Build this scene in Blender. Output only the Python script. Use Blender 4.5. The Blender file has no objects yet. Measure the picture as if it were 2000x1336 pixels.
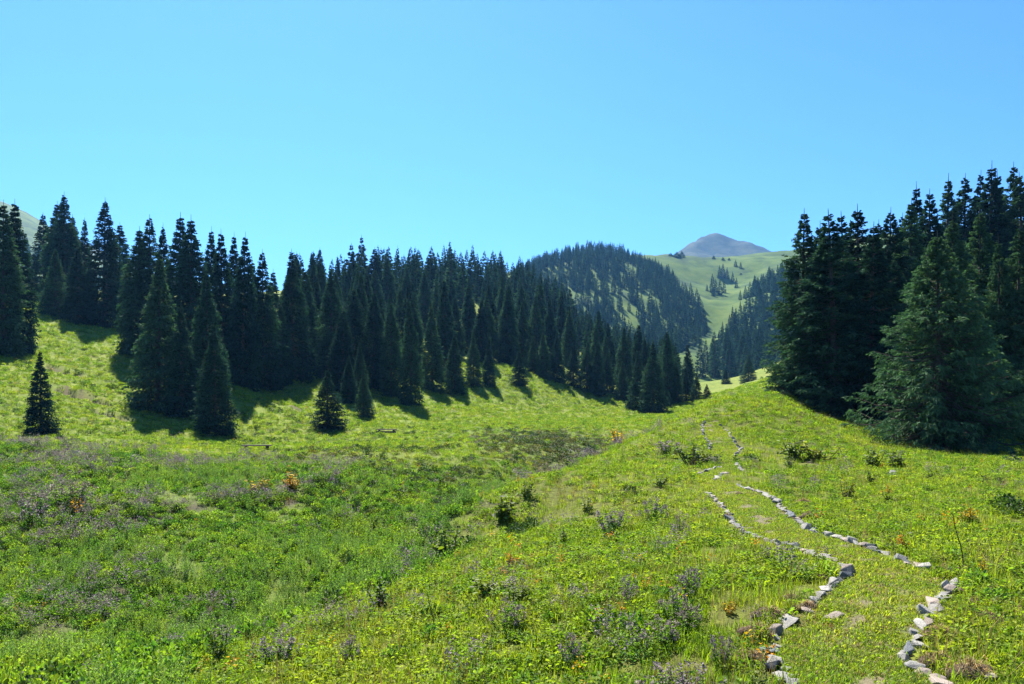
import bpy, math, random
import numpy as np

# ------------------------------------------------------------------ camera, sky, sun, exposure
SC = bpy.context.scene
F, YH = 1556.0, 740.0            # focal length and eye-level row, in pixels of the 2000 px wide photograph
cam_d = bpy.data.cameras.new('camera')
cam_d.lens = 28.0; cam_d.sensor_width = 36.0
cam_d.shift_y = 72.0 / 2000.0
cam_d.clip_start = 0.1; cam_d.clip_end = 20000.0
cam = bpy.data.objects.new('camera', cam_d)
cam.rotation_euler = (math.radians(90), 0, 0)
SC.collection.objects.link(cam)
SC.camera = cam

SUN_EL, SUN_AZ = math.radians(52), math.radians(18.5)    # azimuth measured to the left of the view direction
world = bpy.data.worlds.new('World'); SC.world = world
world.use_nodes = True
wn, wl = world.node_tree.nodes, world.node_tree.links
wn.clear()
w_out = wn.new('ShaderNodeOutputWorld'); w_bg = wn.new('ShaderNodeBackground')
w_sky = wn.new('ShaderNodeTexSky'); w_sky.sky_type = 'NISHITA'; w_sky.sun_disc = False
w_sky.sun_elevation = SUN_EL; w_sky.sun_rotation = -SUN_AZ
w_sky.altitude = 1800; w_sky.air_density = 1.0; w_sky.dust_density = 1.3; w_sky.ozone_density = 1.6
w_tint = wn.new('ShaderNodeMix'); w_tint.data_type = 'RGBA'; w_tint.blend_type = 'MULTIPLY'
w_tint.inputs[0].default_value = 1.0
w_tint.inputs[7].default_value = (0.48, 0.85, 1.32, 1)
wl.new(w_sky.outputs[0], w_tint.inputs[6]); 
w_hs = wn.new('ShaderNodeHueSaturation'); w_hs.inputs['Saturation'].default_value = 1.02
wl.new(w_tint.outputs[2], w_hs.inputs['Color']); wl.new(w_hs.outputs[0], w_bg.inputs[0])
w_bg.inputs[1].default_value = 0.057
wl.new(w_bg.outputs[0], w_out.inputs[0])

sun_d = bpy.data.lights.new('sun', 'SUN')
sun_d.energy = 5.0; sun_d.angle = math.radians(0.53); sun_d.color = (1.0, 0.95, 0.86)
sun = bpy.data.objects.new('sun', sun_d)
sun.rotation_euler = (math.radians(90) - SUN_EL, 0, SUN_AZ + math.radians(180))
sun.location = (-60, 180, 200)
SC.collection.objects.link(sun)

SC.view_settings.view_transform = 'Standard'; SC.view_settings.look = 'None'
SC.view_settings.exposure = 1.55; SC.view_settings.gamma = 1.0
SC.render.engine = 'CYCLES'
cy = SC.cycles
cy.max_bounces = 4; cy.diffuse_bounces = 2; cy.glossy_bounces = 1; cy.transmission_bounces = 3
cy.transparent_max_bounces = 4; cy.volume_bounces = 0
cy.use_denoising = True
try: cy.denoiser = 'OPENIMAGEDENOISE'
except Exception: pass
cy.use_adaptive_sampling = False
cy.caustics_reflective = False; cy.caustics_refractive = False

# ------------------------------------------------------------------ helpers
COL = SC.collection
rng = np.random.default_rng(7)

def mesh_np(name, verts, faces, mat=None, smooth=False, attrs=None):
    """verts (n,3); faces list of (m,k) int arrays of equal-sided polygons"""
    verts = np.asarray(verts, dtype=np.float32)
    if isinstance(faces, np.ndarray): faces = [faces]
    me = bpy.data.meshes.new(name)
    me.vertices.add(len(verts)); me.vertices.foreach_set('co', verts.ravel())
    tot = sum(f.size for f in faces); nf = sum(len(f) for f in faces)
    me.loops.add(tot); me.polygons.add(nf)
    me.loops.foreach_set('vertex_index', np.concatenate([f.ravel() for f in faces]).astype(np.int32))
    sizes = np.concatenate([np.full(len(f), f.shape[1]) for f in faces])
    starts = np.concatenate([[0], np.cumsum(sizes)[:-1]]).astype(np.int32)
    me.polygons.foreach_set('loop_start', starts)
    if smooth: me.polygons.foreach_set('use_smooth', np.ones(nf, dtype=bool))
    for k, a in (attrs or {}).items():
        at = me.attributes.new(k, 'FLOAT', 'POINT'); at.data.foreach_set('value', np.asarray(a, dtype=np.float32))
    if mat: me.materials.append(mat)
    me.update(calc_edges=True)
    return me

def obj(name, data, parent=None, **props):
    o = bpy.data.objects.new(name, data); COL.objects.link(o)
    if parent: o.parent = parent
    for k, v in props.items(): o[k] = v
    return o

def tag(o, label, cat, group=None):
    o['label'] = label; o['category'] = cat
    if group: o['group'] = group
    return o

def _hash(ix, iy, s):
    h = (ix * 374761393 + iy * 668265263 + s * 974634777) & 0xffffffff
    h = ((h ^ (h >> 13)) * 1274126177) & 0xffffffff
    return ((h ^ (h >> 16)) & 0xffffff) / float(0xffffff)

def vnoise(x, y, s=0):
    x = np.asarray(x, float); y = np.asarray(y, float)
    ix = np.floor(x).astype(np.int64); iy = np.floor(y).astype(np.int64)
    fx = x - ix; fy = y - iy
    fx = fx * fx * (3 - 2 * fx); fy = fy * fy * (3 - 2 * fy)
    a = _hash(ix, iy, s); b = _hash(ix + 1, iy, s); c = _hash(ix, iy + 1, s); d = _hash(ix + 1, iy + 1, s)
    return ((a * (1 - fx) + b * fx) * (1 - fy) + (c * (1 - fx) + d * fx) * fy) * 2 - 1

def fbm(x, y, s=0, o=4):
    v = 0; a = 1.0; t = 0
    for i in range(o):
        v = v + a * vnoise(np.asarray(x) * 2 ** i, np.asarray(y) * 2 ** i, s + i * 17); t += a; a *= 0.5
    return v / t

def sstep(a, b, x):
    t = np.clip((np.asarray(x, float) - a) / (b - a), 0, 1); return t * t * (3 - 2 * t)

# ---- materials
def mat_new(name):
    m = bpy.data.materials.new(name); m.use_nodes = True
    n = m.node_tree.nodes; n.clear()
    return m, n, m.node_tree.links

def ramp(n, l, fac, stops):
    r = n.new('ShaderNodeValToRGB')
    el = r.color_ramp.elements
    while len(el) < len(stops): el.new(0.5)
    for e, (p, c) in zip(el, stops): e.position = p; e.color = (*c, 1)
    l.new(fac, r.inputs[0]); return r.outputs[0]

def mixc(n, l, fac, a, b, mode='MIX'):
    m = n.new('ShaderNodeMix'); m.data_type = 'RGBA'; m.blend_type = mode
    for s, v in ((0, fac), (6, a), (7, b)):
        if isinstance(v, (int, float)): m.inputs[s].default_value = v
        elif isinstance(v, tuple): m.inputs[s].default_value = (*v, 1)
        else: l.new(v, m.inputs[s])
    return m.outputs[2]

def noise(n, l, scale, detail=3, vec=None, rough=0.55):
    t = n.new('ShaderNodeTexNoise'); t.inputs['Scale'].default_value = scale
    t.inputs['Detail'].default_value = detail; t.inputs['Roughness'].default_value = rough
    if vec is not None: l.new(vec, t.inputs['Vector'])
    return t.outputs['Fac']

def attr(n, name, kind='GEOMETRY'):
    a = n.new('ShaderNodeAttribute'); a.attribute_name = name; a.attribute_type = kind
    return a

def leaf_mat(name, cols, spread_scale=0.35, trans=0.4, rough=0.6, tip=None, spec=0.25, tcol=(1.0, 1.05, 0.5), bright=(0.4, 1.6), gain=1.0):
    """foliage: colour by patches in the field, by plant and by height on the plant; light passes through"""
    m, n, l = mat_new(name)
    out = n.new('ShaderNodeOutputMaterial')
    geo = n.new('ShaderNodeNewGeometry'); oi = n.new('ShaderNodeObjectInfo')
    nz = noise(n, l, spread_scale, 3, geo.outputs['Position'])
    ad = n.new('ShaderNodeMath'); ad.operation = 'ADD'; l.new(nz, ad.inputs[0])
    mm = n.new('ShaderNodeMath'); mm.operation = 'MULTIPLY_ADD'; l.new(oi.outputs['Random'], mm.inputs[0])
    mm.inputs[1].default_value = 0.5; mm.inputs[2].default_value = -0.25
    l.new(mm.outputs[0], ad.inputs[1])
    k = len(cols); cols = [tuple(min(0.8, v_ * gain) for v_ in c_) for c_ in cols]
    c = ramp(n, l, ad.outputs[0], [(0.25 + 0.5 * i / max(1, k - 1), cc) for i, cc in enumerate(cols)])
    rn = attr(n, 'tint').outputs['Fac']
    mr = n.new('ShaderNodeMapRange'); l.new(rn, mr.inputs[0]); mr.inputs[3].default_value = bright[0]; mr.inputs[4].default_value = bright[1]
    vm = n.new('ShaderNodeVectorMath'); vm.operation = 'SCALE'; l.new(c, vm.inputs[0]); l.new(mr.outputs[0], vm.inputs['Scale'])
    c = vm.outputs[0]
    if tip: c = mixc(n, l, attr(n, 'tip').outputs['Fac'], c, tip)
    b = n.new('ShaderNodeBsdfPrincipled'); l.new(c, b.inputs['Base Color']); b.inputs['Roughness'].default_value = rough
    b.inputs['Specular IOR Level'].default_value = spec
    if trans > 0:
        tr = n.new('ShaderNodeBsdfTranslucent')
        l.new(mixc(n, l, 1.0, c, tcol, 'MULTIPLY'), tr.inputs[0])
        ms = n.new('ShaderNodeMixShader'); ms.inputs[0].default_value = trans
        l.new(b.outputs[0], ms.inputs[1]); l.new(tr.outputs[0], ms.inputs[2]); l.new(ms.outputs[0], out.inputs[0])
    else: l.new(b.outputs[0], out.inputs[0])
    return m

# ------------------------------------------------------------------ terrain
# points of the land: (column, row, distance) read from the photograph; x = (column-1000)/F*distance, z = (YH-row)/F*distance
CP = [
 # foreground spur with the path
 (2000,1336,7.0),(1650,1336,7.2),(1300,1336,7.8),(1000,1336,8.5),(500,1336,10.5),(0,1336,12.5),(2400,1336,7.0),(-400,1336,14),
 (1900,1200,8.9),(1650,1200,9.2),(1300,1200,10.1),(1000,1200,11.2),
 (1950,1100,11.4),(1650,1100,11.8),(1300,1100,13.3),(1000,1100,15),
 (1950,1000,17),(1650,1000,17.8),(1450,1000,18.8),(1250,1000,20),(1050,1000,21.5),(850,1010,23),(2400,1000,17),
 (1950,905,31),(1700,905,29.5),(1500,905,29.5),(1380,905,29.5),(1250,900,30),(2400,905,30),
 (1150,893,31),(1000,952,26),(1210,868,36),
 (1400,838,37),(1550,842,38),(1290,836,41),(1380,793,47),(1480,772,52),
 (1510,785,54),(1600,812,48),(1700,842,44),(1840,880,40),(1980,885,40),(2400,880,42),
 # beyond the spur, right hand slope
 (1580,770,70),(1700,735,80),(1850,700,85),(1980,680,88),(2400,640,90),(1620,700,130),(1800,610,140),(1980,540,150),(2400,500,150),
 (1800,590,250),(1980,500,260),(2400,420,260),(1620,660,260),
 # hidden floor behind the spur crest
 (1300,945,52),(1150,990,42),(1000,1060,34),(1000,990,42),(1400,880,70),(1480,830,90),
 # gully and its far bank
 (700,1219,13),(700,1161,17),(700,1185,21),(700,1177,26),(700,1086,31),(700,1001,37),(700,934,44),(600,1236,13.5),(600,1224,18),(600,1241,23),(600,1172,27),(600,1076,32),(600,982,38),(600,924,44),(300,1279,15),(300,1297,19),(300,1254,23),(300,1135,28),(300,1019,34),(300,934,40),(0,1314,16),(0,1308,20),(0,1254,23),(0,1135,28),(0,1019,34),(0,934,40),(-400,1307,17),(-400,1308,20),(-400,1254,23),(-400,1135,28),(-400,1019,34),(-400,934,40),(850,1075,26),(850,1103,30),(850,1034,36),(850,970,42),
 
 
 (0,892,45),(300,893,46),(500,902,47),(700,905,50),(850,925,48),(950,915,50),(-400,892,45),
 # terrace
 (60,862,66),(300,864,70),(500,873,62),(430,846,82),(640,848,84),(750,846,86),(900,832,100),(1000,850,84),(1050,862,74),(1150,872,64),
 (1100,836,98),(1200,832,112),(1290,818,132),
 # left hill
 (-400,700,75),(-400,560,100),(-400,450,140),
 (0,770,78),(0,690,94),(60,592,150),(200,637,128),(150,770,86),(120,690,104),(260,760,94),(350,800,88),(0,548,200),(200,576,190),(0,562,280),(200,584,280),
 (420,740,100),(500,762,104),(600,755,114),(750,778,118),(400,640,150),(550,660,150),(400,600,210),(550,600,210),
 (900,757,138),(1000,729,150),(1150,783,150),(850,680,180),(1050,690,190),(1180,745,200),
 # ridge of the wooded hill in the middle
 (700,588,215),(850,572,265),(960,567,300),(1060,590,320),(1120,650,310),(1190,710,280),(1260,755,240),(1330,778,205),
 (400,620,320),(700,640,380),(900,640,420),(1060,660,440),(0,620,320),(-400,560,320),
 # valley to the right of it
 (1390,772,190),(1440,752,215),(1500,735,240),(1420,748,300),(1560,700,330),(1330,765,330),(1200,740,380),
 # second, bluish wooded mountain
 (1290,690,470),(1200,700,480),(1080,516,740),(1000,548,740),(1160,500,800),(1245,512,800),(1320,570,720),(1385,640,620),(1350,690,500),(1120,600,620),(1220,600,620),(900,620,760),(700,640,760),
 # green valley head and right hand wood
 (1400,650,600),(1375,700,480),(1430,605,740),(1400,560,900),(1270,502,930),(1330,497,1080),(1400,508,1150),(1520,499,1000),(1480,540,900),
 (1400,730,430),(1450,690,520),(1500,640,560),(1530,560,660),(1470,738,400),(1560,500,800),(1700,480,900),
 (1980,450,900),(2400,420,900),
 # grey summit and the pale hill far left
 (1398,462,2500),(1320,497,2500),(1362,478,2500),(1448,481,2500),(1500,500,2500),(1600,520,2500),(1200,560,2500),(1400,510,1700),(1550,520,1700),(1250,540,1700),
 (1000,600,1700),(700,620,1700),(900,620,2600),(500,610,2600),
 (0,400,1400),(60,424,1400),(120,462,1400),(220,540,1400),(400,610,1400),(-400,330,1400),(0,470,1050),(80,520,1050),(-400,450,1050),(0,520,800),(200,580,800),
 (-400,400,2600),(0,470,2600),(2000,500,2600),(2400,480,2600),(1980,470,1700),
 (1400,520,5500),(0,520,5500),(2400,520,5500),(-400,500,5500),(700,600,5500),
]
cp = np.array(CP, float)
Qc = np.stack([(cp[:, 0] - 1000) / F, np.log(cp[:, 2])], 1)
Ec = (cp[:, 1] - YH) / F

def _phi(r2): return 0.5 * r2 * np.log(r2 + 1e-12)
_n = len(cp)
_A = np.zeros((_n + 3, _n + 3)); _d2 = ((Qc[:, None] - Qc[None]) ** 2).sum(-1)
_A[:_n, :_n] = _phi(_d2) + np.eye(_n) * 2e-4
_A[:_n, _n] = 1; _A[:_n, _n + 1:] = Qc; _A[_n:, :_n] = _A[:_n, _n:].T
_w = np.linalg.solve(_A, np.concatenate([Ec, [0, 0, 0]]))

def tps(t, ld):
    t = np.clip(t, -0.92, 0.92); out = np.empty(len(t))
    for i in range(0, len(t), 20000):
        q = np.stack([t[i:i + 20000], ld[i:i + 20000]], 1)
        d2 = ((q[:, None] - Qc[None]) ** 2).sum(-1)
        out[i:i + 20000] = _phi(d2) @ _w[:_n] + _w[_n] + q @ _w[_n + 1:]
    return out

NR, NC = 600, 440
D0, D1 = 1.0, 5800.0
LD = np.linspace(math.log(D0), math.log(D1), NR)
_u = np.linspace(-1, 1, NC)
TT = 0.72 * _u + 0.68 * _u ** 5                     # denser inside the view
# coarse evaluation then bilinear refinement
cLD = np.linspace(math.log(6.8), math.log(D1), 220); cT = np.linspace(-1.45, 1.45, 300)
cE = tps(np.tile(cT, 220), np.repeat(cLD, 300)).reshape(220, 300)

def bil(grid, gy, gx, y, x):
    fy = np.clip((y - gy[0]) / (gy[1] - gy[0]), 0, len(gy) - 1.001); fx = np.clip((x - gx[0]) / (gx[1] - gx[0]), 0, len(gx) - 1.001)
    iy = fy.astype(int); ix = fx.astype(int); fy = fy - iy; fx = fx - ix
    return (grid[iy, ix] * (1 - fy) * (1 - fx) + grid[iy, ix + 1] * (1 - fy) * fx + grid[iy + 1, ix] * fy * (1 - fx) + grid[iy + 1, ix + 1] * fy * fx)

def base_z(x, y):
    x = np.asarray(x, float); y = np.asarray(y, float)
    d = np.maximum(y, 0.05); t = x / d
    dd = np.maximum(d, 7.0); tt = np.where(d < 7, x / 7.0, t)
    z = -bil(cE, cLD, cT, np.log(dd), tt) * dd
    near = d < 7
    return np.where(near, -2.35 + (z + 2.35) * (d / 7.0), z)

def px_edge(d):   # column of the spur's brink above the gully, by distance
    return np.interp(d, [8, 10.5, 17, 22, 26, 32, 41], [330, 480, 700, 860, 1000, 1150, 1290])

# ---- the path's stone edgings (column,row), front to back
EDGE_L = [[(1556,1360),(1530,1325),(1508,1280),(1520,1240),(1545,1216),(1578,1194),(1600,1165),(1630,1146),(1655,1122),(1652,1106),(1625,1096),(1590,1085),(1560,1074),(1525,1064),(1500,1058),(1470,1048),(1445,1036),(1428,1015),(1420,998),(1405,985),(1380,963)],
          [(1362,927),(1385,919),(1405,914)],[(1388,880),(1384,868),(1374,852),(1371,832),(1378,824)]]
EDGE_R = [[(1850,1350),(1822,1326),(1772,1296),(1788,1268),(1790,1240),(1812,1208),(1832,1182),(1848,1160),(1866,1140)],
          [(1812,1114),(1785,1104),(1755,1094),(1720,1080),(1690,1070),(1655,1056),(1620,1046),(1590,1040),(1570,1028),(1550,1010),(1528,996),(1512,976),(1490,964),(1462,956),(1438,948)],
          [(1395,938),(1408,928),(1415,925)],[(1450,921),(1438,908)],[(1437,892),(1447,878),(1434,864),(1424,846),(1408,830)]]

SCARS = [((150 - 1000) / F * 85, 85, 3.2, 1.5, 0.6), ((225 - 1000) / F * 80, 80, 2.4, 1.2, 0.5), ((112 - 1000) / F * 95, 95, 2.8, 1.4, 0.55), ((570 - 1000) / F * 96, 96, 3.2, 0.8, 0.4), ((1000 - 1000) / F * 70, 70, 4.0, 1.0, 0.5)]
def hills_z(x, y, z):
    d = np.maximum(np.hypot(x, y), 1.0); t = x / np.maximum(y, 0.5)
    left = sstep(60, 80, d) * (1 - sstep(180, 260, d))
    n1 = fbm(x / 4.2, y / 4.2, 3, 3) * 0.16 + fbm(x / 1.1, y / 1.1, 9, 2) * 0.045
    n1 = n1 * (1 - 0.6 * sstep(60, 200, d))
    n2 = fbm(x / 26, y / 26, 5, 4) * 0.9 * sstep(40, 110, d)
    n3 = fbm(x / 90, y / 90, 15, 5) * 9.0 * sstep(350, 700, d) + fbm(x / 330, y / 330, 25, 5) * 16.0 * sstep(900, 1600, d)
    bank = fbm(x / 9, y / 6, 31, 3) * 0.6 * sstep(20, 30, d) * (1 - sstep(70, 90, d)) * (px_edge(np.minimum(y, 41)) > 1000 + t * F)
    rid = (0.5 - np.abs(fbm(x / 210, y / 210, 61, 4))) * 2
    n3 = n3 + (rid - 0.5) * 34 * sstep(1700, 2200, d)
    for cx, cy, wx, wy, dep in SCARS:      # small slips in the slope: a lip above, a hollow below
        u = (x - cx) / wx; w_ = (y - cy) / wy + 0.4 * fbm(x / 1.5, y / 1.5, 71, 2)
        n1 = n1 + dep * np.exp(-u ** 2) * (np.exp(-((w_ - 0.8) / 0.5) ** 2) - 1.5 * np.exp(-(w_ / 0.6) ** 2))
    ter = np.sin(z * 2 * math.pi / 0.62 + fbm(x / 7, y / 7, 41, 3) * 5) * 0.15 * left     # cattle terraces
    return z + n1 + n2 + n3 + bank + ter

_r = np.exp(LD)
GX = (TT[None, :] * (_r[:, None])).astype(float); GY = np.repeat(_r[:, None], NC, 1)
GZ = hills_z(GX, GY, base_z(GX, GY))

# index-space lookup of the built surface
def ground_z(x, y):
    x = np.atleast_1d(np.asarray(x, float)); y = np.atleast_1d(np.asarray(y, float))
    fr = np.clip((np.log(np.maximum(y, D0)) - LD[0]) / (LD[1] - LD[0]), 0, NR - 1.001)
    fc = np.clip(np.interp(x / np.maximum(y, 0.5), TT, np.arange(NC)), 0, NC - 1.001)
    r = fr.astype(int); c = fc.astype(int)
    # exact row fraction in y
    fr = (y - _r[r]) / (_r[r + 1] - _r[r]); fr = np.clip(fr, 0, 1); fc = fc - c
    return (GZ[r, c] * (1 - fr) * (1 - fc) + GZ[r, c + 1] * (1 - fr) * fc + GZ[r + 1, c] * fr * (1 - fc) + GZ[r + 1, c + 1] * fr * fc)

_scan = np.exp(np.linspace(math.log(5), math.log(3000), 1500))
def pick(px, py, dmin=0.0):
    """first point of the land seen at a place of the photograph"""
    t = (px - 1000) / F; s = _scan[_scan > dmin]
    z = ground_z(t * s, s); row = YH - z / s * F
    k = np.where(row <= py)[0]
    i = k[0] if len(k) else len(s) - 1
    if i > 0:
        f = (row[i - 1] - py) / max(1e-9, row[i - 1] - row[i]); d = s[i - 1] + (s[i] - s[i - 1]) * min(1, max(0, f))
    else: d = s[i]
    return np.array([t * d, d, float(ground_z(t * d, d)[0])])

def at(px, d):
    x = (px - 1000) / F * d
    return np.array([x, d, float(ground_z(x, d)[0])])

# ---- masks of ground cover on the land
EL3 = [np.array([pick(*q) for q in seg]) for seg in EDGE_L]; ER3 = [np.array([pick(*q) for q in seg]) for seg in EDGE_R]
PATH_ROWS = []
_L = np.concatenate(EL3); _R = np.concatenate(ER3)
_L = _L[np.argsort(_L[:, 1])]; _R = _R[np.argsort(_R[:, 1])]
def path_bounds(y):
    return np.interp(y, _L[:, 1], _L[:, 0]), np.interp(y, _R[:, 1], _R[:, 0])
def path_mask(x, y):
    l, r = path_bounds(y)
    m = sstep(0, 0.12, x - l) * sstep(0, 0.12, r - x) * (y < _L[-1, 1] + 2)
    # worn track going on beyond the last stones
    return m

def zones(x, y):
    """weights: lush gully, dry purple herbs, worn grass, forest floor, far rock"""
    d = np.maximum(y, 0.5); px = 1000 + x / d * F
    e = px_edge(np.minimum(d, 41))
    gully = sstep(-60, 60, e + fbm(x / 3, d / 3, 77, 2) * (60 + 160 * (d < 20)) - px) * (1 - sstep(46, 54, d + fbm(x / 5, d / 5, 78, 2) * 6))
    purple = gully * sstep(26, 32, d + fbm(x / 4, d / 4, 79, 3) * 7) * sstep(0.0, 0.35, fbm(x / 3.2, d / 3.2, 80, 3) + 0.12 - 0.5 * sstep(350, 800, px))
    brink = np.exp(-((px - e + 12) / 28) ** 2) * sstep(17, 24, d) * (d < 43)
    purple = np.maximum(purple, brink * 0.55 * sstep(-0.2, 0.3, fbm(x / 2.2, d / 2.2, 83, 2)))
    rock = sstep(1500, 1900, d)
    return gully, purple, rock

def scar_w(x, y):
    o = np.zeros(np.shape(x))
    for cx, cy, wx, wy, dep in SCARS:
        u_ = (x - cx) / (wx * 0.95); w_ = (y - cy) / wy + 0.4 * fbm(x / 1.5, y / 1.5, 71, 2)
        o = np.maximum(o, sstep(1.1, 0.6, np.hypot(u_, (w_ - 0.25) / 0.75) + 0.5 * fbm(x / 0.7, y / 0.7, 73, 2)))
    return o
def olive_w(x, y):     # dull shrubs: the bank at the valley mouth and the gully's far side
    px = 1000 + x / np.maximum(y, 0.5) * F; pat = fbm(x / 6, y / 6, 111, 3)
    a = np.exp(-(((px - 1075) / 160) ** 4)) * np.exp(-(((y - 71) / 23) ** 4)) * np.clip(1.0 + 0.9 * pat, 0, 1)
    b = sstep(520, 680, px) * (1 - sstep(930, 1060, px)) * np.exp(-(((y - 46) / 12) ** 4)) * np.clip(0.5 + 1.2 * pat, 0, 1)
    return a, b
gully_g, purple_g, rock_g = zones(GX, GY)
_oa, _ob = olive_w(GX, GY); gully_g = np.maximum(gully_g, np.maximum(_oa, _ob))
scar_g = np.zeros_like(GX)
for cx, cy, wx, wy, dep in SCARS:
    u_ = (GX - cx) / (wx * 0.95); w_ = (GY - cy) / wy + 0.4 * fbm(GX / 1.5, GY / 1.5, 71, 2)
    scar_g = np.maximum(scar_g, sstep(1.1, 0.6, np.hypot(u_, (w_ - 0.25) / 0.75) + 0.5 * fbm(GX / 0.7, GY / 0.7, 73, 2)))
idx = np.arange(NR * NC).reshape(NR, NC)
quads = np.stack([idx[:-1, :-1], idx[:-1, 1:], idx[1:, 1:], idx[1:, :-1]], -1).reshape(-1, 4)

def ground_material():
    m, n, l = mat_new('meadow_ground')
    out = n.new('ShaderNodeOutputMaterial'); b = n.new('ShaderNodeBsdfPrincipled')
    geo = n.new('ShaderNodeNewGeometry'); pos = geo.outputs['Position']
    a = noise(n, l, 0.06, 4, pos); bb = noise(n, l, 0.9, 4, pos, 0.65); cc = noise(n, l, 7.0, 3, pos, 0.7)
    green = ramp(n, l, a, [(0.3, (0.15, 0.21, 0.022)), (0.5, (0.22, 0.27, 0.03)), (0.7, (0.26, 0.265, 0.05))])
    green = mixc(n, l, ramp(n, l, bb, [(0.35, (0, 0, 0)), (0.7, (1, 1, 1))]), green, (0.10, 0.15, 0.025))
    soil = ramp(n, l, cc, [(0.3, (0.05, 0.045, 0.02)), (0.7, (0.11, 0.12, 0.03))])
    fine = n.new('ShaderNodeMapRange'); l.new(cc, fine.inputs[0]); fine.inputs[1].default_value = 0.35; fine.inputs[2].default_value = 0.65
    green = mixc(n, l, mixc(n, l, 0.4, (0, 0, 0), fine.outputs[0]), green, soil)
    green = mixc(n, l, attr(n, 'near').outputs['Fac'], green, ramp(n, l, cc, [(0.3, (0.07, 0.075, 0.018)), (0.7, (0.15, 0.17, 0.026))]))
    lush = ramp(n, l, bb, [(0.3, (0.07, 0.10, 0.02)), (0.7, (0.14, 0.19, 0.03))])
    col = mixc(n, l, attr(n, 'lush').outputs['Fac'], green, lush)
    col = mixc(n, l, attr(n, 'purple').outputs['Fac'], col, ramp(n, l, bb, [(0.3, (0.06, 0.05, 0.035)), (0.7, (0.12, 0.10, 0.06))]))
    col = mixc(n, l, attr(n, 'scar').outputs['Fac'], col, ramp(n, l, cc, [(0.3, (0.06, 0.045, 0.028)), (0.7, (0.13, 0.105, 0.06))]))
    far = ramp(n, l, noise(n, l, 0.03, 6, pos, 0.7), [(0.38, (0.03, 0.058, 0.014)), (0.5, (0.062, 0.11, 0.017)), (0.64, (0.10, 0.145, 0.024))])
    col = mixc(n, l, attr(n, 'far').outputs['Fac'], col, far)
    rk = ramp(n, l, noise(n, l, 0.012, 8, pos, 0.75), [(0.38, (0.010, 0.022, 0.014)), (0.5, (0.026, 0.036, 0.024)), (0.62, (0.06, 0.068, 0.042))])
    col = mixc(n, l, attr(n, 'rock').outputs['Fac'], col, rk)
    l.new(col, b.inputs['Base Color']); b.inputs['Roughness'].default_value = 0.9; b.inputs['Specular IOR Level'].default_value = 0.1
    bp = n.new('ShaderNodeBump'); bp.inputs['Distance'].default_value = 0.12; bp.inputs['Strength'].default_value = 0.7
    l.new(noise(n, l, 5.0, 5, pos, 0.7), bp.inputs['Height']); l.new(bp.outputs[0], b.inputs['Normal'])
    l.new(b.outputs[0], out.inputs[0])
    return m

M_GROUND = ground_material()
V = np.stack([GX, GY, GZ], -1).reshape(-1, 3)
ground = obj('ground', mesh_np('ground', V, quads, M_GROUND, True,
    dict(scar=scar_g.ravel(), near=(1 - sstep(30, 70, GY)).ravel(), lush=gully_g.ravel(), purple=purple_g.ravel(), rock=rock_g.ravel(), far=sstep(250, 500, GY).ravel())), kind='structure')

# air between here and the far slopes
def haze():
    zt = float(GZ.max()) + 25; zb = float(GZ.min()) - 1.0
    x0, x1, y0, y1 = -8600, 8600, -40, 5900
    v = [(x0,y0,zb),(x1,y0,zb),(x1,y1,zb),(x0,y1,zb),(x0,y0,zt),(x1,y0,zt),(x1,y1,zt),(x0,y1,zt)]
    f = np.array([(3,2,1,0),(4,5,6,7),(0,1,5,4),(1,2,6,5),(2,3,7,6),(3,0,4,7)])
    m, n, l = mat_new('haze'); out = n.new('ShaderNodeOutputMaterial')
    pv = n.new('ShaderNodeVolumePrincipled'); pv.inputs['Color'].default_value = (0.18, 0.50, 1.0, 1)
    pv.inputs['Density'].default_value = 0.00010; pv.inputs['Anisotropy'].default_value = 0.35
    l.new(pv.outputs[0], out.inputs['Volume'])
    return obj('haze', mesh_np('haze', v, f, m), kind='stuff')
haze()
# ------------------------------------------------------------------ spruces
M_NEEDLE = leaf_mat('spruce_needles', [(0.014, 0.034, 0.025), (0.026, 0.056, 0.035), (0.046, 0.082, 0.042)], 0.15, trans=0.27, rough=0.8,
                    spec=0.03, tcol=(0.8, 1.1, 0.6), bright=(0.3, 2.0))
M_PALE = leaf_mat('pale_spruce_needles', [(0.052, 0.094, 0.048), (0.062, 0.112, 0.054), (0.072, 0.120, 0.056)], 0.3, trans=0.3, rough=0.8, spec=0.05, tcol=(0.8, 1.1, 0.6), bright=(0.3, 1.8))  # paler needles: front spruce's own grey-green, sunlit look painted on the lit trees
def bark_mat():
    m, n, l = mat_new('spruce_bark'); out = n.new('ShaderNodeOutputMaterial'); b = n.new('ShaderNodeBsdfPrincipled')
    tc = n.new('ShaderNodeTexCoord')
    l.new(ramp(n, l, noise(n, l, 9, 5, tc.outputs['Object']), [(0.3, (0.035, 0.025, 0.018)), (0.7, (0.10, 0.075, 0.055))]), b.inputs['Base Color'])
    b.inputs['Roughness'].default_value = 0.95; l.new(b.outputs[0], out.inputs[0]); return m
M_BARK = bark_mat()

def norm(v): return v / np.maximum(1e-9, np.linalg.norm(v, axis=-1, keepdims=True))

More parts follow.
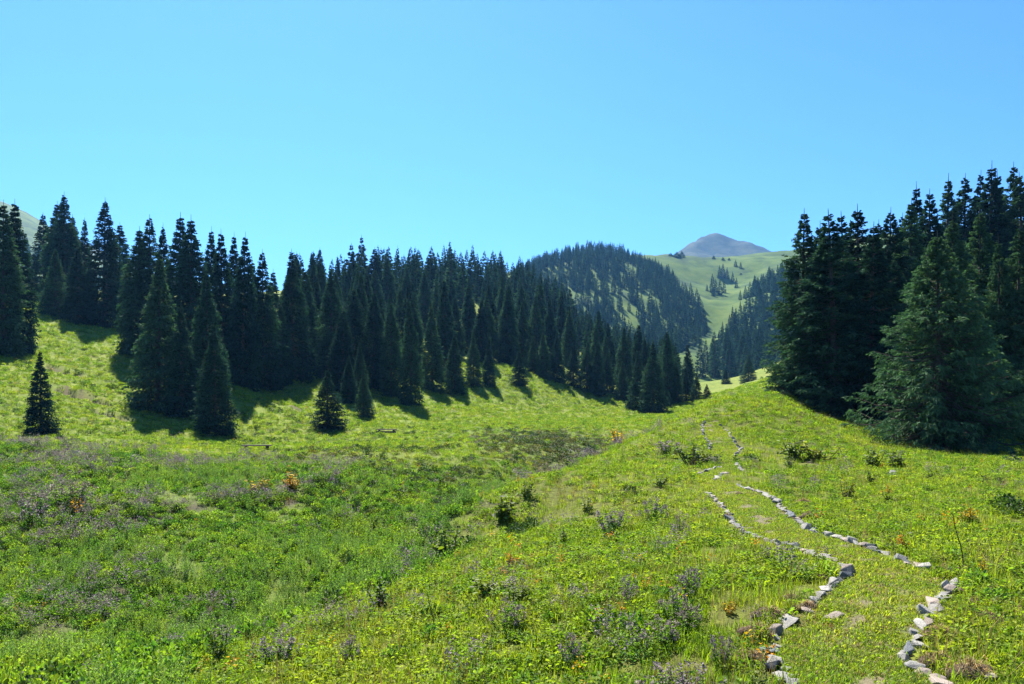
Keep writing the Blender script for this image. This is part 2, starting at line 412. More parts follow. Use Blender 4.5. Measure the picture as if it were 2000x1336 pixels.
def tube(pts, rad, sides=6):
    pts = np.asarray(pts, float); k = len(pts)
    ax = norm(np.gradient(pts, axis=0)); up = np.array([0.0, 0, 1]) if abs(ax[0, 2]) < 0.8 else np.array([1.0, 0, 0])
    u = norm(np.cross(ax, up)); w = np.cross(ax, u)
    an = np.linspace(0, 2 * math.pi, sides, endpoint=False)
    ring = pts[:, None] + np.asarray(rad)[:, None, None] * (np.cos(an)[None, :, None] * u[:, None] + np.sin(an)[None, :, None] * w[:, None])
    i = np.arange(k * sides).reshape(k, sides)
    q = np.stack([i[:-1], np.roll(i[:-1], -1, 1), np.roll(i[1:], -1, 1), i[1:]], -1).reshape(-1, 4)
    return ring.reshape(-1, 3), q

def join(parts):
    vs, fs, o = [], {}, 0
    for v, q in parts:
        for f in (q if isinstance(q, list) else [q]): fs.setdefault(f.shape[1], []).append(f + o)
        vs.append(v); o += len(v)
    return np.concatenate(vs), [np.concatenate(f) for f in fs.values()]

def spruce_meshes(seed, H, R, whorls, per, twigs, cards, clen, cw, shape=0.9, lean=0.0, skirt=0.02, mat=None):
    """trunk with limbs, and a crown of drooping sprays; real size in metres"""
    g = np.random.default_rng(seed)
    zf = skirt + (1 - skirt - 0.03) * (np.arange(whorls) / whorls) ** 1.3
    zf = np.repeat(zf, per); N = len(zf)
    zf = np.clip(zf + g.normal(0, 0.45 / whorls, N), skirt * 0.5, 0.982)
    az = g.uniform(0, 2 * math.pi, N)
    prof = np.clip((1 - zf) / shape, 0, 1) ** 1.08 * (1 - 0.1 * zf) * (0.78 + 0.22 * sstep(0, 0.14, zf))
    lump = 1 + 0.34 * fbm(np.cos(az) * 1.3 + zf * 9 + seed, np.sin(az) * 1.3 + seed * 3.1, seed, 2) + g.normal(0, 0.10, N)
    L = R * prof * lump + 0.05
    pitch = np.radians(-22 + 62 * zf ** 1.3 + g.normal(0, 7, N))
    hd = np.stack([np.cos(az), np.sin(az), np.zeros(N)], 1)
    base = np.stack([lean * H * zf ** 2, 0 * zf, zf * H], 1)
    # points along each branch, sagging and lifting at the tip
    def along(s):
        p = base[:, None] + hd[:, None] * (L[:, None] * s)[..., None] * np.cos(pitch)[:, None, None]
        p[..., 2] += L[:, None] * s * np.sin(pitch)[:, None] - 0.20 * L[:, None] * np.sin(s * math.pi) * (1 - zf)[:, None]
        return p
    s = 1 - g.uniform(0, 1, (N, twigs)) ** 1.5 * 0.82
    s[:, 0] = 0.98
    p0 = along(s)
    side = np.stack([-np.sin(az), np.cos(az), np.zeros(N)], 1)[:, None]
    sg = np.where(g.uniform(size=(N, twigs)) < 0.5, -1, 1) * g.uniform(0.2, 1.1, (N, twigs)); sg[:, 0] *= 0.2
    tl = clen * (1.25 - 0.55 * s) * g.uniform(0.7, 1.3, (N, twigs)) * (0.12 + 0.88 * np.clip(L / (0.6 * R), 0, 1))[:, None]
    drop = g.uniform(-0.9, 0.05, (N, twigs)) * (1 - 0.8 * zf)[:, None] + 0.35 * zf[:, None]
    td = norm(hd[:, None] * 1.0 + side * sg[..., None] + np.array([0, 0, 1.0]) * drop[..., None])
    P = p0.reshape(-1, 3); T = td.reshape(-1, 3); TL = tl.reshape(-1); n = len(P); S = s.reshape(-1)
    if cards > 1:        # needles sprays along every twig
        f = np.linspace(0.0, 0.85, cards)[None, :] + g.uniform(-0.05, 0.05, (n, cards))
        q0 = P[:, None] + T[:, None] * (TL[:, None] * f)[..., None]
        q0[..., 2] -= 0.18 * TL[:, None] * f ** 2
        rv = g.normal(size=(n, cards, 3)); rv[..., 2] = rv[..., 2] * 0.5 - 0.25
        cd = norm(T[:, None] * 0.9 + rv * 0.55)
        cl = TL[:, None] * g.uniform(0.38, 0.7, (n, cards))
        P = q0.reshape(-1, 3); T = cd.reshape(-1, 3); TL = cl.reshape(-1); S = np.repeat(S, cards); n = len(P)
    r = norm(g.normal(size=(n, 3)) + np.array([0, 0, 0.4])); sd = norm(np.cross(T, r)); w = cw * g.uniform(0.6, 1.4, n)
    mid = P + T * (TL * 0.45)[:, None]
    v = np.stack([P, mid + sd * w[:, None], P + T * TL[:, None] - np.array([0, 0, 0.12]) * TL[:, None], mid - sd * w[:, None]], 1)
    v[:, 1, 2] -= w * 0.3; v[:, 3, 2] -= w * 0.3
    q = np.arange(n * 4).reshape(n, 4)
    # a leader shoot with short needles
    k = 26; lf_ = g.uniform(0.955, 1.0, k); lp = np.stack([lean * H * lf_ ** 2, 0 * lf_, lf_ * H], 1)
    la = g.uniform(0, 6.28, k); ll = (1.015 - lf_) * 1.6 * clen + 0.03
    ld_ = norm(np.stack([np.cos(la), np.sin(la), np.full(k, 2.6)], 1)); ls = norm(np.cross(ld_, g.normal(size=(k, 3))))
    lm = lp + ld_ * ll[:, None] * 0.4
    v = np.concatenate([v, np.stack([lp, lm + ls * cw * 0.3, lp + ld_ * ll[:, None], lm - ls * cw * 0.3], 1)])
    S = np.concatenate([S, np.full(k, 0.6)]); n += k; q = np.arange(n * 4).reshape(n, 4)
    tint = np.repeat(np.clip(g.uniform(0, 1, n) * 0.6 + 0.5 * (S - 0.2), 0, 1), 4)  # lighter toward branch tips: new growth, plus sunlit sprays painted into the colour
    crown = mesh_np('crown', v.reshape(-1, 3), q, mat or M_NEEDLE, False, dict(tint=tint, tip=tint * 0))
    hs = np.linspace(0, 1, 9)
    parts = [tube(np.stack([lean * H * hs ** 2, 0 * hs, hs * H * 1.0 - 0.25 * (hs == 0)], 1), 0.017 * H * (1 - hs) ** 0.9 + 0.012, 7)]
    if cards > 1:
        ss = np.array([0, 0.35, 0.7, 0.97])
        A = along(np.repeat(ss[None], N, 0))
        for i in range(0, N, 2): parts.append(tube(A[i], 0.012 * L[i] * np.array([1.3, 1, 0.6, 0.15]) + 0.004, 3))
    tv, tf = join(parts)
    return mesh_np('trunk', tv, tf, M_BARK, True), crown

# kinds: near bushy, mid-distance columnar, far
NEAR = [(spruce_meshes(11 + i, 12.0, r, 48, 9, 11, 7, 0.55, 0.038, sh, sk), r) for i, (r, sh, sk) in
        enumerate([(2.9, 0.72, 0.02), (2.3, 0.64, 0.01), (2.0, 0.68, -0.015), (1.8, 0.8, 0.01)])]
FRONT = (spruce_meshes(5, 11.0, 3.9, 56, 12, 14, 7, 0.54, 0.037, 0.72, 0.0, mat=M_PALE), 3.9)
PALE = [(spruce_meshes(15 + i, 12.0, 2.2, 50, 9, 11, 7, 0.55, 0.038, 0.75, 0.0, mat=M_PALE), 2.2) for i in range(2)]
MID = [(spruce_meshes(31 + i, 14.0, r, 50, 10, 11, 3, 0.74, 0.07, sh, 0), r) for i, (r, sh) in
       enumerate([(2.1, 0.80), (1.8, 0.70), (2.3, 0.92), (1.6, 0.62), (2.0, 0.98), (2.6, 0.85)])]
FAR = [(spruce_meshes(61 + i, 14.0, r, 34, 6, 8, 1, 1.0, 0.17, sh, 0), r) for i, (r, sh) in
       enumerate([(2.0, 0.80), (1.8, 0.70), (2.2, 0.92), (1.7, 0.64)])]

# ---- what nobody could count is scattered as instances of a few small plants over its own points
def instance_stuff(name, pts, rot, scl, pick_idx, meshes, label=None):
    srcs = bpy.data.collections.new(name + '_sources')          # not linked to the scene
    for i, me in enumerate(meshes):
        so = bpy.data.objects.new('%s_source_%02d' % (name, i), me); srcs.objects.link(so)
    me = bpy.data.meshes.new(name); n = len(pts)
    me.vertices.add(n); me.vertices.foreach_set('co', np.asarray(pts, np.float32).ravel())
    for nm, ty, key, arr in (('rot', 'FLOAT_VECTOR', 'vector', rot), ('scl', 'FLOAT_VECTOR', 'vector', scl), ('idx', 'INT', 'value', pick_idx)):
        at_ = me.attributes.new(nm, ty, 'POINT')
        at_.data.foreach_set(key, np.asarray(arr, np.int32 if ty == 'INT' else np.float32).ravel())
    ng = bpy.data.node_groups.new(name, 'GeometryNodeTree')
    ng.interface.new_socket('Geometry', in_out='INPUT', socket_type='NodeSocketGeometry')
    ng.interface.new_socket('Geometry', in_out='OUTPUT', socket_type='NodeSocketGeometry')
    gi = ng.nodes.new('NodeGroupInput'); go = ng.nodes.new('NodeGroupOutput')
    ci = ng.nodes.new('GeometryNodeCollectionInfo'); ci.inputs[0].default_value = srcs
    ci.inputs['Separate Children'].default_value = True; ci.inputs['Reset Children'].default_value = True
    ip = ng.nodes.new('GeometryNodeInstanceOnPoints'); ip.inputs['Pick Instance'].default_value = True
    def na(nm, ty):
        a = ng.nodes.new('GeometryNodeInputNamedAttribute'); a.data_type = ty; a.inputs['Name'].default_value = nm
        return [o for o in a.outputs if o.enabled and o.name == 'Attribute'][0]
    L_ = ng.links.new
    L_(gi.outputs[0], ip.inputs['Points']); L_(ci.outputs[0], ip.inputs['Instance'])
    L_(na('idx', 'INT'), ip.inputs['Instance Index'])
    er = ng.nodes.new('FunctionNodeEulerToRotation'); L_(na('rot', 'FLOAT_VECTOR'), er.inputs[0]); L_(er.outputs[0], ip.inputs['Rotation'])
    L_(na('scl', 'FLOAT_VECTOR'), ip.inputs['Scale'])
    L_(ip.outputs[0], go.inputs[0])
    o = obj(name, me, kind='stuff')
    if label: o['label'] = label
    md = o.modifiers.new('scatter', 'NODES'); md.node_group = ng
    return o

def spruce(pos, h, r, kind, label, group, rot=None, base_h=None):
    lib = dict(near=NEAR, mid=MID, far=FAR, front=[FRONT], pale=PALE)[kind]
    H = {'near': 12.0, 'pale': 12.0, 'front': 11.0}.get(kind, 14.0)
    # choose the kind whose slenderness fits best, with some chance
    want = r / h * H
    sc = sorted(lib, key=lambda m: abs(m[1] - want) + random.uniform(0, 0.5))
    (trunk, crown), rr = sc[0]
    e = obj('spruce_tree', None); e.location = (pos[0], pos[1], pos[2] - 0.05)
    e.empty_display_size = 0.2
    k = h / H; w = r / rr
    e.scale = (w, w * random.uniform(0.95, 1.05), k)
    e.rotation_euler = (random.uniform(-0.02, 0.02), random.uniform(-0.02, 0.02), random.uniform(0, 6.28) if rot is None else rot)
    obj('trunk', trunk, e); obj('crown', crown, e)
    tag(e, label, 'tree', group)
    return e

random.seed(3)
TREES = []   # (position, height, radius, px, row of the foot, row of the tip)
def plant_px(px, ytop, ybase, w, d=None):
    p = pick(px, ybase) if d is None else at(px, d)
    d = p[1]; yb = YH - p[2] / d * F
    return p, max(1.0, (yb - ytop) / F * d), max(0.25, w / 2 / F * d)

LEFT = [ # column, tip row, foot row, width, distance (None: from the foot row), words
 (5,390,690,62,None,'tall dark spruce cut by the left edge of the picture'),
 (33,387,685,56,None,'tall thin spruce second from the left edge, on the hill crest'),
 (60,520,585,44,None,'short dense spruce half hidden beside the leftmost tall pair'),
 (88,414,590,70,None,'full spruce on the left hill crest left of the twin spires'),
 (112,392,598,50,146,'left one of the twin tall spires on the left hill'),
 (129,373,604,58,142,'tallest spire of the left hill, its tip above all neighbours'),
 (110,482,618,54,None,'small spruce at the foot of the tallest spire on the left hill'),
 (145,417,600,46,150,'slim spruce just right of the tallest spire of the left hill'),
 (167,424,600,44,150,'slim spruce tip left of the lone ragged spire on the left hill'),
 (152,478,632,60,None,'broad lower spruce in front of the crest on the left hill'),
 (203,385,638,64,None,'ragged tall spire standing free at the right of the crest group'),
 (233,433,600,46,150,'slender spruce in the gap right of the ragged tall spire'),
 (268,440,640,62,112,'broad topped spruce at the left end of the dense left stand'),
 (290,418,650,84,112,'thick spruce with a blunt double tip in the left stand'),
 (318,435,700,44,112,'thin spruce tip right of the blunt double tip'),
 (308,492,795,104,None,'massive front spruce at the left corner of the dense stand'),
 (349,414,740,62,108,'tall spire behind the massive front spruce'),
 (374,419,740,64,106,'tall spruce paired with the spire behind the massive front spruce'),
 (356,590,812,66,None,'mid sized spruce between the massive front spruce and the lowest one'),
 (405,525,800,60,92,'upright spruce with feathery right edge behind the lowest one'),
 (421,628,846,68,None,'lowest front spruce of the left stand with its foot on the terrace'),
 (408,440,730,44,110,'narrow spruce tip in the middle of the left stand'),
 (435,445,735,50,106,'columnar spruce in the right half of the left stand'),
 (455,452,730,40,112,'narrow spruce between two columns of the left stand'),
 (472,452,745,52,104,'columnar spruce at the right end of the tall left stand'),
 (513,486,757,74,None,'big dark spruce right of the left stand, long shadow before it'),
 (493,503,745,46,108,'spruce half hidden left of the big dark spruce'),
 (532,524,720,40,120,'slim spruce tip right of the big dark spruce'),
 (548,592,750,40,None,'young slender spruce with bright feathered sides'),
 (572,485,742,70,None,'tall forked spruce left of the dip in the skyline'),
 (597,522,720,44,128,'spruce tip just right of the tall forked spruce'),
 (573,700,737,18,None,'tiny spruce at the foot of the tall forked spruce'),
 (618,545,720,46,135,'spruce in the dip of the skyline'),
 (647,518,738,74,None,'wide spruce filling the dip between left stand and wooded hill'),
 (640,718,838,66,None,'stout round spruce standing alone low on the meadow slope'),
 (681,693,790,34,None,'left one of the three small spruces low on the meadow slope'),
 (704,665,786,34,None,'tallest of the three small spruces low on the meadow slope'),
 (710,722,814,38,None,'lowest of the three small spruces low on the meadow slope'),
 (80,680,852,58,None,'lone dark young spruce on the open left slope'),
]
for q in LEFT:
    p, h, r = plant_px(*q[:5]); TREES.append((p, h, r, q[0]))
    spruce(p, h, r, 'mid', q[5], 'spruces of the left hill')
FRONTROW = [(668,600,765,40),(690,560,752,44),(728,565,760,44),(765,585,775,38),(803,581,792,36),(845,592,765,48),(887,652,768,32),(925,647,754,30),(955,658,753,26),
 (1013,685,750,34),(1040,653,728,26),(1062,647,738,28),(1088,650,745,28),(1120,668,756,32),(1146,663,766,38),(1166,666,772,34),(1186,690,768,26),
 (1216,705,782,30),(1246,681,800,40),(1275,666,806,46),(1305,642,790,25),(1298,738,796,24),(1322,700,788,24),(1340,716,786,26),(1360,727,782,24),(1381,749,779,18),(1228,778,800,13)]
ORD = ['first','second','third','fourth','fifth','sixth','seventh','eighth','ninth','tenth','eleventh','twelfth','thirteenth','fourteenth','fifteenth','sixteenth','seventeenth','eighteenth','nineteenth','twentieth']
def ordinal(k):
    if k < 20: return ORD[k]
    n = k + 1; suf = {1: 'st', 2: 'nd', 3: 'rd'}.get(n % 10, 'th') if n % 100 not in (11, 12, 13) else 'th'
    return '%d%s' % (n, suf)
for k, q in enumerate(FRONTROW):
    p, h, r = plant_px(*q); TREES.append((p, h, r, q[0]))
    spruce(p, h, r * 1.02, 'mid', ordinal(k) + ' spruce from the left in the front row along the meadow', 'front row of the wooded hill')
for (px, yt, yb, w, d, lab) in [(1418,720,749,17,None,'lone small spruce on the hump in the valley beyond the path'),
                                 (1462,690,746,30,None,'stout dark spruce below the right valley wood'),]:
    p, h, r = plant_px(px, yt, yb, w, d); spruce(p, h, r, 'mid', lab, None)

# the wood on the middle hill, behind the front row
def scatter(n, gen, keep, sep):
    out = []; tries = 0
    while len(out) < n and tries < n * 60:
        tries += 1
        q = gen()
        p = at(*q)
        if not keep(p, q): continue
        if all((p[0] - o[0]) ** 2 + (p[1] - o[1]) ** 2 > sep ** 2 for o in out): out.append(p)
    return out
def front_d(px):   # distance of the wood's lower edge
    return np.interp(px, [560,668,765,845,925,1013,1090,1166,1246,1320,1390], [125,128,130,140,146,158,160,158,150,160,170])
rs = random.Random(21)
def gen_mid():
    px = rs.uniform(560, 1345); d0 = front_d(px) + 7
    d1 = np.interp(px, [560,700,850,960,1060,1200,1345], [200,225,285,320,335,290,215])
    return px, d0 - 3 + (d1 - d0) * rs.uniform(0, 1) ** 1.25
hill = scatter(140, gen_mid, lambda p, q: True, 4.2)
hill.sort(key=lambda p: p[0] / p[1])
ROWS = [('lower part', 0, 185), ('middle part', 185, 240), ('upper part', 240, 999)]
cnt = {}
for p in hill:
    h = rs.uniform(12, 18) * (1.0 if p[1] < 240 else 0.95); r = h * rs.uniform(0.108, 0.155)
    px = 1000 + p[0] / p[1] * F
    if px > 1180: h *= 0.85
    row = [a for a, b, c in ROWS if b <= p[1] < c][0]
    k = cnt[row] = cnt.get(row, -1) + 1
    spruce(p, h, r, 'mid' if p[1] < 210 else 'far', ordinal(k) + ' spruce from the left in the ' + row + ' of the wooded middle hill', 'wood on the middle hill')

# right hand stand
RIGHT = [
 (1835,450,885,276,40,'front','broad bushy spruce at the front of the right stand, boughs to the ground'),
 (1566,404,790,104,52,'near','tall spruce at the left corner of the right stand, beside the path'),
 (1600,430,800,100,56,'near','spruce tip close right of the corner spruce'),
 (1632,404,805,130,50,'near','tall spruce with a long leader in the left half of the right stand'),
 (1656,409,805,100,56,'near','spruce with a thin bent leader between two taller ones'),
 (1676,397,805,120,53,'near','tallest leader in the left half of the right stand'),
 (1700,432,820,110,49,'near','shadowed spruce left behind the broad bushy one'),
 (1716,426,790,90,62,'near','slim spruce tip in the middle of the right stand'),
 (1737,404,790,100,58,'near','ragged spruce in the middle of the right stand'),
 (1757,414,780,80,66,'near','slim tip right of the ragged middle spruce'),
 (1775,386,780,96,62,'pale','spruce with an even cone behind the broad bushy one'),
 (1797,353,740,76,76,'near','thin spire above the middle of the right stand'),
 (1815,367,740,90,70,'near','spruce right of the thin spire'),
 (1866,415,830,120,47,'pale','pale lit spruce right behind the broad bushy one'),
 (1848,339,720,80,84,'near','dark high spruce left of the upper right group'),
 (1882,337,715,90,84,'near','dark high spruce with a flat shoulder'),
 (1908,332,710,70,88,'near','narrow spruce in the upper right group'),
 (1917,402,820,110,50,'pale','pale lit spruce second right of the broad bushy one'),
 (1932,314,700,90,86,'near','highest spruce of the upper right group'),
 (1950,330,700,80,90,'near','spruce just right of the highest one'),
 (1956,455,840,80,46,'pale','short lit spruce near the right edge of the picture'),
 (1978,316,690,90,88,'near','high spruce next to the right edge of the picture'),
 (1984,430,850,110,46,'pale','lit spruce cut by the right edge of the picture'),
 (2000,330,700,90,84,'near','dark high spruce cut by the right edge of the picture'),
 (2060,380,860,150,47,'near','spruce mostly outside the right edge of the picture'),
 (1740,470,830,120,54,'near','shaded spruce filling the gap left of the broad bushy one'),
 (1905,520,850,110,52,'near','shaded spruce filling the gap right of the broad bushy one'),
 (1660,480,820,120,60,'near','shaded spruce deep inside the left half of the right stand'),
]
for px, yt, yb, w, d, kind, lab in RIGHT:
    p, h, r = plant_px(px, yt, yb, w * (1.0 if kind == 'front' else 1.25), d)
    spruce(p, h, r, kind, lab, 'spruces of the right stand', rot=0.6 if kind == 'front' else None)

# the wood right of the green valley
rs = random.Random(5)
def gen_rv():
    d = rs.uniform(400, 760); return rs.uniform(1365, 1560), d
def keep_rv(p, q):
    px, d = q; row = YH - p[2] / p[1] * F
    lim = np.interp(row, [500, 540, 600, 640, 700, 735, 760], [1520, 1490, 1462, 1440, 1395, 1358, 1358])
    return px > lim + rs.uniform(-4, 6) and row < 742
rv_all = scatter(190, gen_rv, keep_rv, 6.5)
rv_all.sort(key=lambda p: p[0] / p[1]); rv = rv_all[:36]; rv_back = rv_all[36:]
rv.sort(key=lambda p: -p[2])
for k, p in enumerate(rv):
    h = rs.uniform(15, 22); spruce(p, h, h * rs.uniform(0.13, 0.17), 'far', ordinal(k) + ' spruce from the top in the wood right of the green valley', 'wood right of the green valley')
# scattered spruces on the far green slope
FARS = [(1310,494,500,10),(1278,490,496,6),(1273,492,497,5),(1322,492,502,16),(1332,490,502,12),(1394,499,506,7),(1412,502,508,7),(1424,503,508,5),(1437,507,520,7),(1447,511,524,6),(1405,518,542,9),(1412,515,542,12),(1420,522,544,9),
  (1392,535,572,9),(1398,545,570,10),(1406,546,576,9),(1414,548,572,7),(1381,555,568,6),(1431,530,550,7),(1438,542,562,7),(1393,560,578,8),(1456,558,582,10),(1446,566,586,7),(1366,575,602,9),(1447,532,536,4)]
for k, (px, yt, yb, w) in enumerate(FARS):
    p = pick(px, yb, 560); d = p[1]
    spruce(p, (yb - yt) / F * d * 1.05, w / 2 / F * d, 'far', ordinal(k) + ' of the small scattered spruces on the far green slope', 'spruces on the far green slope')

# far woods that read as one mass
def merged_wood(name, pts, hs, label):
    n = len(pts); g = np.random.default_rng(n); pts = np.array(pts); hs = np.array(hs)
    rot = np.stack([np.zeros(n), np.zeros(n), g.uniform(0, 6.28, n)], 1)
    w = hs / 14 * g.uniform(0.85, 1.2, n)
    return instance_stuff(name, pts, rot, np.stack([w, w, hs / 14], 1), g.integers(0, len(FAR), n), [c for (t, c), r in FAR], label)
def gen_cm():
    return rs.uniform(1000, 1400), rs.uniform(440, 860)
def keep_cm(p, q):
    px, d = q; row = YH - p[2] / p[1] * F
    edge = np.interp(row, [490, 520, 560, 600, 640, 670, 690], [1250, 1275, 1330, 1365, 1392, 1372, 1330])
    gaps = fbm(p[0] / 22, p[1] / 22, 91, 2)
    return px < edge - rs.uniform(0, 10) and gaps > -0.30 and row < 715
cm = scatter(950, gen_cm, keep_cm, 4.6)
merged_wood('distant_forest', cm, [rs.uniform(10, 16) for _ in cm], 'bluish spruce wood covering the mountain behind the middle hill')
def gen_lf(): return rs.uniform(-60, 240), rs.uniform(900, 1120)
lf = scatter(150, gen_lf, lambda p, q: True, 8)
merged_wood('distant_forest', lf, [rs.uniform(16, 22) for _ in lf], 'hazy blue wood below the pale hill at the far left')
merged_wood('distant_forest', rv_back, [rs.uniform(15, 22) for _ in rv_back], 'inner part of the bluish wood right of the green valley')
fill = scatter(190, lambda: (lambda px: (px, np.interp(px, [560,700,850,960,1060,1200,1345], [195,215,270,305,325,280,210]) * rs.uniform(0.9, 1.06)))(rs.uniform(560, 1320)), lambda p, q: True, 3.6)
merged_wood('distant_forest', fill, [rs.uniform(11, 16) for _ in fill], 'spruces crowded along the top of the wooded middle hill')
# ------------------------------------------------------------------ path, grass, herbs
def veg_mats():
    M = {}
    M['grass'] = leaf_mat('grass_blades', [(0.115, 0.185, 0.017), (0.18, 0.245, 0.019), (0.265, 0.275, 0.035)], 0.28, trans=0.5, tcol=(1.25, 1.4, 0.35), gain=1.16)
    M['leaf'] = leaf_mat('meadow_leaves', [(0.085, 0.155, 0.020), (0.15, 0.22, 0.020), (0.22, 0.255, 0.03)], 0.33, trans=0.48, tcol=(1.25, 1.4, 0.35), spec=0.12, rough=0.6, gain=1.16)
    M['herb'] = leaf_mat('tall_herbs', [(0.10, 0.155, 0.045), (0.15, 0.21, 0.055), (0.21, 0.25, 0.04)], 0.25, trans=0.4, tcol=(0.9, 1.15, 0.5), gain=1.5)
    M['bush'] = leaf_mat('leafy_herbs', [(0.06, 0.125, 0.026), (0.11, 0.185, 0.028), (0.19, 0.24, 0.03)], 0.3, trans=0.42, tcol=(1.0, 1.2, 0.35), spec=0.12, rough=0.6, gain=1.5)
    M['olive'] = leaf_mat('olive_shrubs', [(0.055, 0.075, 0.02), (0.10, 0.115, 0.025), (0.16, 0.16, 0.035)], 0.25, trans=0.3, tcol=(1.1, 1.1, 0.4))
    M['deep'] = leaf_mat('dark_herbs', [(0.03, 0.065, 0.02), (0.055, 0.10, 0.02), (0.085, 0.125, 0.025)], 0.4, trans=0.35, tcol=(1.0, 1.2, 0.35))
    M['stalk'] = leaf_mat('dry_stalks', [(0.13, 0.12, 0.05), (0.17, 0.16, 0.06), (0.12, 0.15, 0.05)], 0.4, trans=0.3)
    M['purple'] = leaf_mat('purple_heads', [(0.20, 0.16, 0.175), (0.24, 0.19, 0.19), (0.20, 0.17, 0.11)], 0.5, trans=0.3, tcol=(1, 0.9, 1.0))
    M['yellow'] = leaf_mat('yellow_leaves', [(0.36, 0.30, 0.02), (0.44, 0.30, 0.02), (0.45, 0.22, 0.03)], 1.5, trans=0.45, tcol=(1.2, 1.0, 0.4))
    M['straw'] = leaf_mat('dry_grass', [(0.27, 0.18, 0.08), (0.35, 0.24, 0.10), (0.30, 0.21, 0.08)], 1.0, trans=0.3, tcol=(1, 0.9, 0.6))
    M['dark'] = leaf_mat('burdock_leaves', [(0.07, 0.12, 0.02), (0.13, 0.18, 0.022), (0.22, 0.23, 0.03)], 0.8, trans=0.45, tcol=(1.1, 1.15, 0.3), spec=0.3)
    return M
VM = veg_mats()

def blades(g, n, rad, l0, l1, w, lean=0.5, base=None, hang=0.5):
    b = base if base is not None else np.stack([*(rad * np.sqrt(g.uniform(0, 1, n)) * a for a in (lambda q: (np.cos(q), np.sin(q)))(g.uniform(0, 6.28, n))), np.zeros(n) - 0.015], 1)
    az = g.uniform(0, 6.28, n); ln = g.uniform(l0, l1, n); le = g.uniform(0.1, 1, n) * lean
    h = np.stack([np.cos(az), np.sin(az), 0 * az], 1); up = np.array([0, 0, 1.0])
    m = b + (h * (le * 0.45)[:, None] + up) * (ln * 0.55)[:, None]
    e = m + (h * (le * 1.3)[:, None] + up * (1 - hang * le)[:, None]) * (ln * 0.5)[:, None]
    sd = np.stack([-np.sin(az), np.cos(az), 0 * az], 1) * w * g.uniform(0.7, 1.3, n)[:, None]
    v = np.stack([b - sd, b + sd, m + sd * 0.8, m - sd * 0.8, e], 1).reshape(-1, 3)
    i = np.arange(n)[:, None] * 5
    return v, [i + np.array([[0, 1, 2, 3]]), i + np.array([[3, 2, 4]])], np.repeat(g.uniform(0, 1, n), 5)

def leaves(g, P, D, ln, wd, up=0.4):
    n = len(P); D = norm(D); r = norm(g.normal(size=(n, 3)) * 0.5 + np.array([0, 0, 1.0])); sd = norm(np.cross(D, r)); nn = np.cross(sd, D)
    ln = np.asarray(ln)[:, None] if np.ndim(ln) else ln; wd = np.asarray(wd)[:, None] if np.ndim(wd) else wd
    a = P + D * ln * 0.3; c = P + D * ln * 0.72
    v = np.stack([P, a + sd * wd * 0.85 + nn * wd * up, c + sd * wd * 0.8 + nn * wd * up, P + D * ln - nn * ln * 0.12, c - sd * wd * 0.8 + nn * wd * up, a - sd * wd * 0.85 + nn * wd * up], 1).reshape(-1, 3)
    i = np.arange(n)[:, None] * 6
    return v, [np.concatenate([i + np.array([[0, 1, 2, 3]]), i + np.array([[0, 3, 4, 5]])])], np.repeat(g.uniform(0, 1, n), 6)

def combine(name, items):
    """items: (verts, [faces], tint, material)"""
    vs, ts, fs, ms, o, mats = [], [], {}, {}, 0, []
    for v, fl, t, m in items:
        if m not in mats: mats.append(m)
        for f in fl:
            fs.setdefault(f.shape[1], []).append(f + o); ms.setdefault(f.shape[1], []).append(np.full(len(f), mats.index(m)))
        vs.append(v); ts.append(t); o += len(v)
    keys = list(fs)
    me = mesh_np(name, np.concatenate(vs), [np.concatenate(fs[k]) for k in keys], None, False, dict(tint=np.concatenate(ts)))
    for m in mats: me.materials.append(m)
    me.polygons.foreach_set('material_index', np.concatenate([np.concatenate(ms[k]) for k in keys]).astype(np.int32))
    return me

def disc(g, n, rad, z0, z1):
    a = g.uniform(0, 6.28, n); r = rad * np.sqrt(g.uniform(0, 1, n))
    return np.stack([r * np.cos(a), r * np.sin(a), g.uniform(z0, z1, n)], 1)
def dirs(g, n, up0, up1):
    a = g.uniform(0, 6.28, n); return np.stack([np.cos(a), np.sin(a), g.uniform(up0, up1, n)], 1)

def tuft_grass(seed, n=34, rad=0.11, l0=0.05, l1=0.15, w=0.0035, m='grass', lean=0.8):
    g = np.random.default_rng(seed); return combine('tuft', [(*blades(g, n, rad, l0, l1, w, lean), VM[m])])
def tuft_leaf(seed, n=30, rad=0.12):
    g = np.random.default_rng(seed); P = disc(g, n, rad, 0.01, 0.075)
    return combine('tuft', [(*leaves(g, P, dirs(g, n, -0.1, 0.7), g.uniform(0.025, 0.06, n), g.uniform(0.009, 0.02, n)), VM['leaf']),
                            (*blades(g, 10, rad, 0.05, 0.13, 0.003, 0.7), VM['grass'])])
def tuft_herb(seed, stems=6, h0=0.35, h1=0.75, rad=0.16, m='herb'):
    g = np.random.default_rng(seed); it = []; B = disc(g, stems, rad, -0.02, 0)
    for b in B:
        h = g.uniform(h0, h1); le = g.normal(0, 0.12, 2); k = 16
        f = np.linspace(0.08, 1, k); P = b + np.stack([le[0] * h * f, le[1] * h * f, h * f], 1)
        it.append((*blades(g, 1, 0, h, h * 1.01, 0.005, 0.1, base=b[None]), VM[m]))
        ln = (0.10 - 0.065 * f) * g.uniform(0.7, 1.3, k)
        it.append((*leaves(g, P, dirs(g, k, 0.5, 1.6), ln, ln * 0.17), VM[m]))
    return combine('herb', it)
